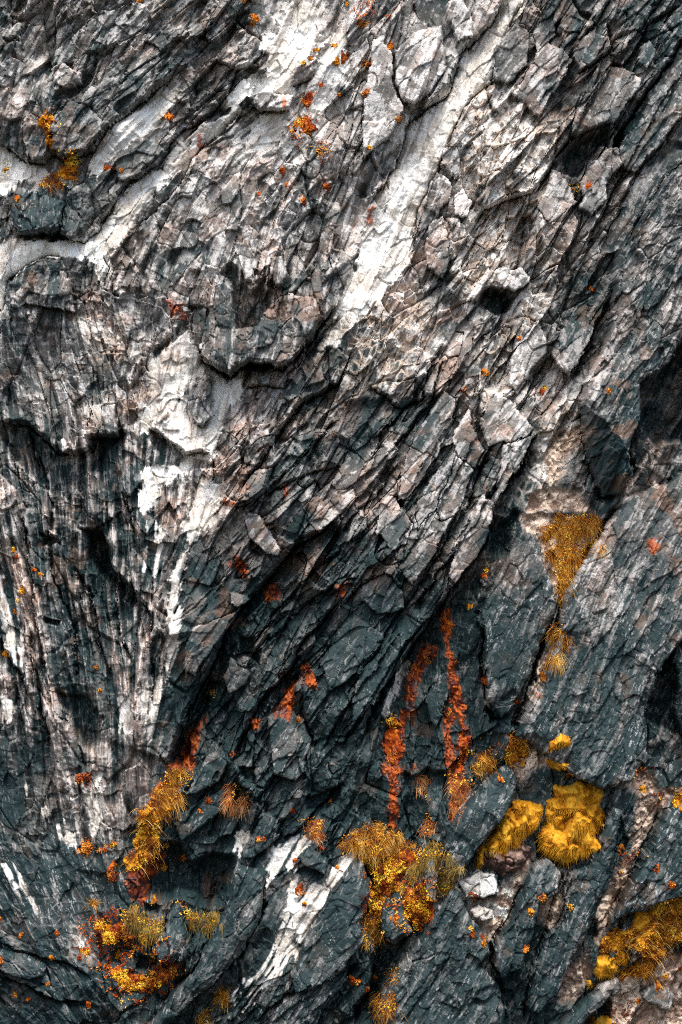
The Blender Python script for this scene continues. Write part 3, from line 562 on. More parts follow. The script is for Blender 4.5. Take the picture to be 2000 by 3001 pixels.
LLF = fF2 * (1 - smooth(600, 760, X)) * smooth(1150, 1350, Y) * (1 - smooth(2250, 2450, Y))
FS = .22 + 1.0 * smooth(.25, .8, rM * .6 + .4 * rL + .3 * fbm(X, Y, 150, 2, 88))         # some faces are smooth, some rough
TEX = (LLF * (.05 * CRS + .022 * MED + .006 * FIN) + fB * (.12 * bL + .105 * bM + FS * .050 * bS + FS * .016 * bT + .035 * bX) + RH * (.12 * bR + .03 * bQ)
       - fB * (.14 * (1 - smooth(0, .06, eL)) * (rL > .35) + .09 * (1 - smooth(0, .06, eM)) * (rM > .5) + .02 * (1 - smooth(0, .10, eS)) * (rS > .5))
       - RH * (.20 * (1 - smooth(0, .035, eR)) * (rR > .45) + .05 * (1 - smooth(0, .05, eQ)) * (rQ > .6))
       + fF2 * (.050 * CRS + .016 * MED * FS + .007 * FIN * FS) + fC * (.16 * ridged(X + 26 * CRS, Y + 12 * MED, 190, 2, 250) + .05 * bM) + fC * FS * (.10 * C1 + .045 * C2 + .03 * bS) + .004 * C3)
STEX = (.045 * bM + FS * .024 * bS + FS * .009 * bT - .05 * (1 - smooth(0, .06, eM)) * (rM > .6) - .02 * (1 - smooth(0, .12, eS)) * (rS > .6)
        + fF2 * (.022 * CRS + .011 * MED + .008 * FIN) + .006 * C3 + .03 * C2 * fC + .08 * fC * C1)
qz_rel = .03 * CRS + .014 * MED + .004 * FIN + .025 * bM + .014 * bS + .02 * C2 + .012 * C1 - .02 * (1 - smooth(0, .06, eM)) * (rM > .5)
soil_rel = .05 * C2 + .03 * C3 + .04 * bM + .02 * bT
SMALL = TEX
K = np.clip(QZ, 0, 1)
TX = TX * (.82 + .4 * fbm(X, Y, 300, 2, 77))
REL = TX * TEX * (1 - K) + qz_rel * K
REL = REL * (1 - SOIL) + (soil_rel + .3 * TEX) * SOIL
REL += .03 * RUST * np.abs(C3) * 2 + .035 * NET * (C2 * .5 + bS * .4)
for q in SLABS:
    w, d = sdf(P(q[3]), 30, .8)
    cx = sum(p[0] for p in P(q[3])) / len(P(q[3])); cy = sum(p[1] for p in P(q[3])) / len(P(q[3]))
    under = smooth(-.2, .6, ((X[w] - cx) * .55 + (Y[w] - cy) * .83) / (np.hypot(X[w] - cx, Y[w] - cy) + 1))
    D0[w] -= (.02 + .30 * q[4]) * np.exp(np.minimum(d, 0) / 8) * (d < 0) * (.12 + .88 * under)
D0 -= .10 * SOIL
H = D0 + REL - .25 * GR - .05 * K * (1 - smooth(0, 1, K) * .4)
HC = H.copy()
LOW = D0.copy()
LAB = np.zeros(H.shape, np.int32)
for n, (name, lab, cat, poly, dz, sx, sy, e, dl, tm) in enumerate(SLABS, 1):
    if name == 'rock_slab' and poly[0] in 'GH':
        dz *= 1.7; sx = sx * 2 + .0002
    pts = P(poly)
    w, d = sdf(pts, 10, .8)
    m = d > 0
    cx = sum(p[0] for p in pts) / len(pts); cy = sum(p[1] for p in pts) / len(pts)
    base = float(np.median(LOW[w][m]))
    x, y = X[w] - cx, Y[w] - cy
    pl = 1.12 * dz + sx * x + sy * y
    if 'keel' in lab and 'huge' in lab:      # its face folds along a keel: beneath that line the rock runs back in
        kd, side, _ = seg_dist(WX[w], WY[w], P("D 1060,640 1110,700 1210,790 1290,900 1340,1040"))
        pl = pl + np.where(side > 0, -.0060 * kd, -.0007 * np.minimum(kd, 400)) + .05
        keel_shade = m * (side > 0); LM[w] -= .22 * keel_shade; SPK[w] *= 1 - .8 * keel_shade; CREASE = (w, keel_shade)  # shade under the keel painted into the stone: darker, fewer specks
    rise = .72 + .18 * np.clip(d / (e * .45), 0, 1) + .10 * np.clip(d / (e * 1.6), 0, 1)
    hp = base * .6 + LOW[w] * .4 + (pl - .06) * rise + 1.3 * tm * STEX[w] + .06
    under = np.minimum(HC[w], hp - .08)
    H[w] = np.where(m, np.maximum(hp, LOW[w] - .1), H[w])
    HC[w] = np.where(m, np.minimum(under, H[w] - .05), HC[w])
    LAB[w] = np.where(m, n, LAB[w])
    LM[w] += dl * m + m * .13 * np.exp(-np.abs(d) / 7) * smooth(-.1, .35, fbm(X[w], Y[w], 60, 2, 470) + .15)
    NET[w] *= 1 - .7 * m
    QZ[w] *= np.where(m, .6 if ('white-crusted' in lab or 'flaky' in lab) else .15, 1)
    SOIL[w] *= np.where(m, .1, 1)
    SPK[w] += .1 * m
# where slabs lie one over another the cliff keeps clear of both
HC = np.where(LAB > 0, np.minimum(HC, H - .05), H)

# ---- colour of the stone, with painted shade in the hollows and under the keel --------------------------------------------------------------------
def mix(a, b, t):
    return a + (b - a) * t[..., None]
def rgb(*c):
    return np.array(c, np.float32)
N1 = fbm(X, Y, 210, 3, 401); N2 = fbm(X, Y, 48, 3, 402); N3 = fbm(X, Y, 14, 2, 403)
LM = LM - .095 * (1 - smooth(1000, 1350, Y)) * (1 - smooth(1250, 1500, X)) - .05 * smooth(1300, 2000, Y) - .03 * smooth(1300, 1700, X)
LM = LM - .05 * smooth(1450, 1800, Y) * (1 - LLF)
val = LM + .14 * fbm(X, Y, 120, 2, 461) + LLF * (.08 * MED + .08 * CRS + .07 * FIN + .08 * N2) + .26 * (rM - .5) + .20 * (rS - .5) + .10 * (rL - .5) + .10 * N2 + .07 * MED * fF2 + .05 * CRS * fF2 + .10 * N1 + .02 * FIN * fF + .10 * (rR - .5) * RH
# pale crust and weathered rims with sharp outlines
dk = (SPK < .2)
cr = SPK * (.5 * fbm(X, Y, 30, 3, 411) + .42 * N3 + .16 * MED + .16 * FIN * .6 + .2 * (rT - .5) + .16 * (rS - .5))
crust = smooth(.05, .11, cr + .40 * (LM - .45))
FI2 = streaks(np.random.RandomState(12).rand(NY, NX).astype(np.float32), 3, 1.0)
fleck = smooth(1.2, 1.4, FI2 * .8 + .3 * MED + .7 * N3 + .25 * SPK - .1)
val = np.clip(val, .04, 1)
dark = rgb(.011, .029, .031); mid = rgb(.104, .106, .100); pale = rgb(.42, .395, .365); hi = rgb(.72, .70, .67)
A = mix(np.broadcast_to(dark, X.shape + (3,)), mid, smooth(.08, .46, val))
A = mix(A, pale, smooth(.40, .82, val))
BRN = BRN * (.7 + .3 * smooth(900, 1500, Y))
bn = np.clip(BRN * smooth(-.35, .4, fbm(X, Y, 70, 3, 421) + .35 * (rM - .5) + .3 * (rS - .5) + .14 * CRS * fF + .08 * MED * fF) * 1.15, 0, 1)
A = A * (1 + bn[..., None] * (rgb(1.42, 1.02, .86) - 1) * smooth(.1, .4, val)[..., None])
A = mix(A, hi * (1 - .5 * (1 - smooth(.05, .6, val)))[..., None], crust * (.16 + .52 * smooth(.1, .7, LM)))
A = mix(A, rgb(.42, .42, .41), fleck * np.clip(SPK, 0, 1) * (.35 + .6 * smooth(-.3, .3, N1 + N2)))
# thin calcite seams
seam = (1 - smooth(.0, .035, eX)) * (rX > .80) + (1 - smooth(0, .03, eM)) * (rM > .86)
A = mix(A, rgb(.50, .44, .38), np.clip(seam, 0, 1) * .6 * smooth(.0, .3, N2))
# cream network between the blocks
nw = np.clip(NET, 0, 1) * np.clip((1 - smooth(.05, .30, eS + .12 * N3)) + (1 - smooth(.04, .2, eM + .1 * N3)) + smooth(.15, .4, N2 + .3 * N3), 0, 1)
cream = mix(np.broadcast_to(rgb(.58, .47, .38), A.shape), rgb(.78, .74, .68), smooth(-.2, .3, N3 + N2))
A = mix(A, cream, nw * .88)
# soil
so = mix(np.broadcast_to(rgb(.34, .23, .17), A.shape), rgb(.70, .56, .44), smooth(-.3, .35, C2 + .6 * C3 + .8 * (rM - .5)))
A = mix(A, so, SOIL * .92)
# quartz
qc = mix(np.broadcast_to(rgb(.76, .75, .71), A.shape), rgb(.56, .52, .46), smooth(-.35, .35, N2 + .15 * MED + .5 * (rM - .5)))
qc = mix(qc, rgb(.30, .27, .24), smooth(.48, .8, .25 * MED + .22 * FIN + .6 * N2 + .3 * (rS - .5) + .25 * (1 - smooth(0, .1, eM))))
A = mix(A, qc, smooth(.25, .75, QZ))
# rust and orange algae
ru = mix(np.broadcast_to(rgb(.12, .014, .006), A.shape), rgb(.46, .09, .006), smooth(-.35, .35, C3 + .5 * C2))
A = mix(A, ru, np.clip(RUST * smooth(-.7, -.15, C2 + .5 * C3 + .12), 0, 1) * .85)
rtint = smooth(.28, .5, fbm(X, Y, 55, 3, 431) + .2 * BRN - .08) * BRN
A = mix(A, rgb(.36, .15, .06), rtint * .35)
A = np.clip(A, .008, .86).astype(np.float32)

# ------------------------------------------------------------------ materials
def nmat(name):
    m = bpy.data.materials.new(name); m.use_nodes = True
    nt = m.node_tree; b = nt.nodes.get('Principled BSDF')
    return m, nt, b
def rock_material(name, rough, bump):
    m, nt, b = nmat(name)
    at = nt.nodes.new('ShaderNodeAttribute'); at.attribute_name = 'stone'
    tc = nt.nodes.new('ShaderNodeTexCoord')
    n1 = nt.nodes.new('ShaderNodeTexNoise'); n1.inputs['Scale'].default_value = 70; n1.inputs['Detail'].default_value = 6; n1.inputs['Roughness'].default_value = .65
    nt.links.new(tc.outputs['Object'], n1.inputs['Vector'])
    mr = nt.nodes.new('ShaderNodeMapRange'); mr.inputs['From Min'].default_value = .32; mr.inputs['From Max'].default_value = .68
    mr.inputs['To Min'].default_value = .58; mr.inputs['To Max'].default_value = 1.42
    nt.links.new(n1.outputs['Fac'], mr.inputs['Value'])
    vm = nt.nodes.new('ShaderNodeVectorMath'); vm.operation = 'SCALE'
    nt.links.new(at.outputs['Color'], vm.inputs[0]); nt.links.new(mr.outputs['Result'], vm.inputs['Scale'])
    nt.links.new(vm.outputs[0], b.inputs['Base Color'])
    bp = nt.nodes.new('ShaderNodeBump'); bp.inputs['Distance'].default_value = .012; bp.inputs['Strength'].default_value = bump
    nt.links.new(n1.outputs['Fac'], bp.inputs['Height']); nt.links.new(bp.outputs[0], b.inputs['Normal'])
    b.inputs['Roughness'].default_value = rough
    b.inputs['Specular IOR Level'].default_value = .35
    return m
M_ROCK = rock_material('weathered_rock', .62, .8)
M_QUARTZ = rock_material('quartz', .5, .5)

def grid_mesh(name, mask, h, mat, skirt=None):
    """mask: quads to use. skirt: the depth to which the rim is closed off behind"""
    jj, ii = np.nonzero(mask)
    k = jj * NX + ii
    quads = np.stack([k, k + NX, k + NX + 1, k + 1], 1)
    used, inv = np.unique(quads.ravel(), return_inverse=True)
    q = inv.reshape(-1, 4)
    xs = (X.ravel()[used] - 1000) * S; zs = (1500.5 - Y.ravel()[used]) * S; ys = -h.ravel()[used]
    co = np.stack([xs, ys, zs], 1); col = A.reshape(-1, 3)[used]
    if skirt is not None:
        mp = np.pad(mask, 1)
        edges = []
        up = mp[:-2, 1:-1]; dn = mp[2:, 1:-1]; lf = mp[1:-1, :-2]; rt = mp[1:-1, 2:]
        for nb, a, b in ((up, 3, 0), (dn, 1, 2), (lf, 0, 1), (rt, 2, 3)):
            e = ~nb[jj, ii]
            edges.append(q[e][:, [b, a]])
        edges = np.concatenate(edges)
        rim, rinv = np.unique(edges.ravel(), return_inverse=True)
        n0 = len(co)
        back = co[rim].copy(); back[:, 1] = -(skirt.ravel()[used][rim]) + .06
        co = np.concatenate([co, back]); col = np.concatenate([col, col[rim]])
        e2 = rinv.reshape(-1, 2) + n0
        q = np.concatenate([q, np.stack([edges[:, 0], edges[:, 1], e2[:, 1], e2[:, 0]], 1)])
    me = bpy.data.meshes.new(name)
    me.vertices.add(len(co)); me.vertices.foreach_set('co', co.astype(np.float32).ravel())
    me.loops.add(q.size); me.loops.foreach_set('vertex_index', q.astype(np.int32).ravel())
    me.polygons.add(len(q)); me.polygons.foreach_set('loop_start', np.arange(0, q.size, 4, dtype=np.int32))
    me.polygons.foreach_set('use_smooth', np.ones(len(q), bool))
    me.update(calc_edges=True)
    ca = me.color_attributes.new('stone', 'FLOAT_COLOR', 'POINT')
    ca.data.foreach_set('color', np.concatenate([col, np.ones((len(col), 1), np.float32)], 1).astype(np.float32).ravel())
    me.materials.append(mat)
    o = bpy.data.objects.new(name, me); COL.objects.link(o)
    return o

QL = LAB[:-1, :-1]
same = (LAB[:-1, :-1] == LAB[1:, :-1]) & (LAB[:-1, :-1] == LAB[:-1, 1:]) & (LAB[:-1, :-1] == LAB[1:, 1:])
qq = (QZ[:-1, :-1] > .5) & (QL == 0)
allq = np.ones((NY - 1, NX - 1), bool)
o = grid_mesh('cliff', allq & ~qq, HC, M_ROCK); o['kind'] = 'structure'
o = grid_mesh('quartz_veins', qq, HC, M_QUARTZ); o['kind'] = 'structure'
for n, (name, lab, cat, *_r) in enumerate(SLABS, 1):
    mk = (QL == n) & same
    if mk.sum() < 12: continue
    o = grid_mesh(name, mk, H, M_ROCK, skirt=HC)
    o['label'] = lab; o['category'] = cat; o['kind'] = 'thing'
    if cat in ('boulder', 'rock slab'): o['group'] = cat + 's standing proud of the cliff face'

# ------------------------------------------------------------------ plants, mosses and lichens
HF = np.where(LAB > 0, H, HC)
def surf(x, y):
    i = np.clip(((np.asarray(x) - X0) / ST).astype(int), 0, NX - 1); j = np.clip(((np.asarray(y) - Y0) / ST).astype(int), 0, NY - 1)
    return HF[j, i]
HS = HF.copy()
for _ in range(14):                     # the same surface with its small dents filled, for mats to lie on
    HS[1:-1, 1:-1] = (HS[1:-1, 1:-1] * 2 + HS[:-2, 1:-1] + HS[2:, 1:-1] + HS[1:-1, :-2] + HS[1:-1, 2:]) / 6
def surf_s(x, y):
    i = np.clip(((np.asarray(x) - X0) / ST).astype(int), 0, NX - 1); j = np.clip(((np.asarray(y) - Y0) / ST).astype(int), 0, NY - 1)
    return np.maximum(HS[j, i], HF[j, i])

def plant_material(name, stops, rough=.8):
    m, nt, b = nmat(name)
    at = nt.nodes.new('ShaderNodeAttribute'); at.attribute_name = 'tone'
    cr_ = nt.nodes.new('ShaderNodeValToRGB'); e = cr_.color_ramp.elements
    while len(e) < len(stops): e.new(.5)
    for k, (p, c) in enumerate(stops):
        e[k].position = p; e[k].color = c + (1,)
    tc = nt.nodes.new('ShaderNodeTexCoord'); nz = nt.nodes.new('ShaderNodeTexNoise'); nz.inputs['Scale'].default_value = 9; nz.inputs['Detail'].default_value = 5
    nt.links.new(tc.outputs['Object'], nz.inputs['Vector'])
    mm = nt.nodes.new('ShaderNodeMath'); mm.operation = 'MULTIPLY_ADD'; mm.inputs[1].default_value = 1.5; mm.inputs[2].default_value = -.75
    nt.links.new(nz.outputs['Fac'], mm.inputs[0])
    ad = nt.nodes.new('ShaderNodeMath'); ad.operation = 'ADD'; ad.use_clamp = True
    nt.links.new(mm.outputs[0], ad.inputs[0]); nt.links.new(at.outputs['Fac'], ad.inputs[1])
    nt.links.new(ad.outputs[0], cr_.inputs['Fac']); nt.links.new(cr_.outputs['Color'], b.inputs['Base Color'])
    b.inputs['Roughness'].default_value = rough; b.inputs['Specular IOR Level'].default_value = .15
    return m
PM = dict(
    moss=plant_material('golden_moss', [(0, (.10, .035, .008)), (.3, (.38, .14, .006)), (.65, (.54, .25, .012)), (1, (.62, .35, .035))]),
    grass=plant_material('ochre_grass', [(0, (.09, .025, .008)), (.35, (.34, .11, .010)), (.7, (.60, .30, .03)), (1, (.72, .52, .22))]),
    pale=plant_material('straw_grass', [(0, (.05, .035, .012)), (.4, (.22, .15, .035)), (.75, (.42, .27, .05)), (1, (.62, .48, .25))]),
    soil=plant_material('brown_soil', [(0, (.05, .03, .025)), (.4, (.13, .075, .06)), (.8, (.22, .14, .11)), (1, (.34, .24, .19))]),
    rust=plant_material('rust_grass', [(0, (.12, .03, .015)), (.4, (.40, .11, .025)), (.75, (.60, .27, .09)), (1, (.66, .44, .24))]),
    leaf=plant_material('yellow_leaves', [(0, (.10, .02, .006)), (.35, (.40, .12, .006)), (.7, (.66, .30, .012)), (1, (.74, .52, .05))]),
    red=plant_material('rust_leaves', [(0, (.06, .012, .006)), (.4, (.26, .045, .008)), (.75, (.55, .15, .012)), (1, (.66, .33, .05))]),
    lichen=plant_material('orange_lichen', [(0, (.14, .02, .006)), (.35, (.36, .055, .005)), (.7, (.62, .16, .010)), (1, (.70, .40, .06))]))

def build(name, V, F, T, mat, parent=None):
    me = bpy.data.meshes.new(name)
    V = np.asarray(V, np.float32); F = np.asarray(F, np.int32)
    n = F.shape[1]
    me.vertices.add(len(V)); me.vertices.foreach_set('co', V.ravel())
    me.loops.add(F.size); me.loops.foreach_set('vertex_index', F.ravel())
    me.polygons.add(len(F)); me.polygons.foreach_set('loop_start', np.arange(0, F.size, n, dtype=np.int32))
    me.update(calc_edges=True)
    a = me.attributes.new('tone', 'FLOAT', 'POINT'); a.data.foreach_set('value', np.clip(T, 0, 1).astype(np.float32))
    me.materials.append(mat)
    o = bpy.data.objects.new(name, me); COL.objects.link(o)
    if parent: o.parent = parent
    return o

def scatter(pts, n, r, spread=0.0):
    xs = [p[0] for p in pts]; ys = [p[1] for p in pts]
    out = np.zeros((0, 2))
    while len(out) < n:
        c = np.stack([r.uniform(min(xs), max(xs), 4 * n), r.uniform(min(ys), max(ys), 4 * n)], 1)
        out = np.concatenate([out, c[inside(c[:, 0], c[:, 1], pts)]])
    out = out[:n]
    return out + r.randn(n, 2) * spread

def blades(roots, depth, dirs, length, width, r, droop=.6, seg=4):
    """bent tapering blades. roots: photo units; depth: m; dirs: angle on the face (up = 90 deg)"""
    n = len(roots)
    t = np.linspace(0, 1, seg + 1)[None, :]
    L = (length * (.35 + 1.0 * r.rand(n)))[:, None]
    out = (.25 + .6 * r.rand(n))[:, None] * L            # towards the viewer
    cx = np.cos(dirs)[:, None] * L * t; cz = np.sin(dirs)[:, None] * L * t - droop * L * t ** 2
    x = (roots[:, 0:1] - 1000) * S + cx; z = (1500.5 - roots[:, 1:2]) * S + cz
    y = -(depth[:, None] - .02 + out * (t - .45 * t ** 2))
    C = np.stack([x, y, z], 2)
    tg = np.gradient(C, axis=1)
    side = np.cross(tg, np.array([0, 1.0, 0])[None, None, :] + .7 * r.randn(n, 1, 3))
    side /= np.linalg.norm(side, axis=2, keepdims=True) + 1e-9
    w = (width * (.6 + .8 * r.rand(n)))[:, None, None] * (1 - t[..., None] * .85)
    A_ = C - side * w / 2; B_ = C + side * w / 2
    V = np.stack([A_, B_], 2).reshape(n, -1, 3)
    k = np.arange(seg)
    q = np.stack([2 * k, 2 * k + 1, 2 * k + 3, 2 * k + 2], 1)
    F = (q[None] + (np.arange(n) * 2 * (seg + 1))[:, None, None]).reshape(-1, 4)
    T = (r.rand(n)[:, None] * .7 + .3 * t)
    T = np.repeat(T[..., None], 2, 2).reshape(-1)
    return V.reshape(-1, 3), F, T

def leaves(roots, depth, size, r, thick=.05):
    n = len(roots)
    c = np.stack([(roots[:, 0] - 1000) * S, -(depth + thick * r.rand(n)), (1500.5 - roots[:, 1]) * S], 1)
    nrm = r.randn(n, 3) * .55 + np.array([0, -1, .45]); nrm /= np.linalg.norm(nrm, axis=1, keepdims=True)
    u = np.cross(nrm, r.randn(n, 3)); u /= np.linalg.norm(u, axis=1, keepdims=True); v = np.cross(nrm, u)
    s = (size * (.55 + .9 * r.rand(n)))[:, None]
    an = np.linspace(0, 2 * math.pi, 6, endpoint=False)
    V = np.stack([c + s * (math.cos(a) * u + .42 * math.sin(a) * v) + nrm * s * .25 * math.cos(2 * a) for a in an], 1)
    F = np.arange(n * 6).reshape(n, 6)
    T = np.repeat(np.clip(.42 + .22 * r.randn(n) + .9 * fbm(roots[:, 0], roots[:, 1], 26, 2, 777), 0, 1), 6)
    return V.reshape(-1, 3), F, T

def cushion(name, pts, thick, mat, r, parent=None, step=3.0, bump=1.0, knob=26.0, tone=0.0, wob=12):
    """a swelling mat: its rim meets the rock and it bulges in uneven lobes"""
    xs = [p[0] for p in pts]; ys = [p[1] for p in pts]
    gx_ = np.arange(min(xs) - 8, max(xs) + 8, step); gy_ = np.arange(min(ys) - 8, max(ys) + 8, step)
    x, y = np.meshgrid(gx_, gy_)
    wx = x + wob * fbm(x, y, 30, 3, 700); wy = y + wob * fbm(x, y, 30, 3, 705)
    d, _, _ = seg_dist(wx, wy, pts, True); ins = inside(wx, wy, pts)
    d = np.where(ins, d, -d)
    R = max(14.0, d.max())
    lob = np.clip(np.abs(fbm(x, y, knob * 1.5, 2, 710)) * 4.2, 0, 1.2) ** .6 * 1.6 - .9
    shape = np.sqrt(np.clip(d / R, 0, 1)) * .7 + .3 * smooth(0, 12, d)
    base = float(np.median(surf_s(x[ins], y[ins])))
    loc = surf_s(x, y)
    h = .35 * base + .65 * loc
    h = np.maximum(h, loc - .02) * (d > 0) + np.where(d > 0, 0, loc - .05)
    h = h + np.where(d > 0, thick * shape * (.7 + .3 * lob * bump) + bump * .022 * fbm(x, y, 8, 2, 715) + .25 * bump * thick * (C2_at(x, y)) * shape, 0)
    ok = (d > -1)
    lb = np.where(ok, np.arange(ok.size).reshape(ok.shape) + 1, 0)      # keep one connected mat
    for _ in range(400):
        q = lb.copy()
        q[1:] = np.maximum(q[1:], lb[:-1]); q[:-1] = np.maximum(q[:-1], lb[1:]); q[:, 1:] = np.maximum(q[:, 1:], lb[:, :-1]); q[:, :-1] = np.maximum(q[:, :-1], lb[:, 1:])
        q = np.where(ok, q, 0)
        if (q == lb).all(): break
        lb = q
    vv, cc_ = np.unique(lb[lb > 0], return_counts=True)
    ok = lb == vv[cc_.argmax()]
    idx = -np.ones(x.shape, int); idx[ok] = np.arange(ok.sum())
    a, b, c, e = idx[:-1, :-1], idx[1:, :-1], idx[1:, 1:], idx[:-1, 1:]
    m = (a >= 0) & (b >= 0) & (c >= 0) & (e >= 0)
    F = np.stack([a[m], b[m], c[m], e[m]], 1)
    V = np.stack([(x[ok] - 1000) * S, -h[ok], (1500.5 - y[ok]) * S], 1)
    # the rim goes back into the rock
    E = {}
    for q in F:
        for i in range(4):
            p = (q[i], q[(i + 1) % 4]); rv = (p[1], p[0])
            if rv in E: del E[rv]
            else: E[p] = 1
    E = np.array(list(E.keys())); n0 = len(V)
    bk = V[E.ravel()].copy(); bk[:, 1] += .10
    V2 = np.concatenate([V, bk]); k = n0 + 2 * np.arange(len(E))
    F2_ = np.concatenate([F, np.stack([E[:, 1], E[:, 0], k, k + 1], 1)])
    T = np.clip(.5 + tone + .6 * fbm(x[ok], y[ok], 22, 3, 720) + .15 * r.randn(ok.sum()), 0, 1)
    T2 = np.concatenate([T, T[:1].repeat(len(bk))])
    o = build(name, V2, F2_, T2, mat, parent)
    dep = h
    def at(px_, py_):
        i = np.clip(((px_ - gx_[0]) / step).astype(int), 0, len(gx_) - 1); j = np.clip(((py_ - gy_[0]) / step).astype(int), 0, len(gy_) - 1)
        return dep[j, i]
    return o, at
def C2_at(x, y):
    return fbm(x, y, 34, 2, 731)

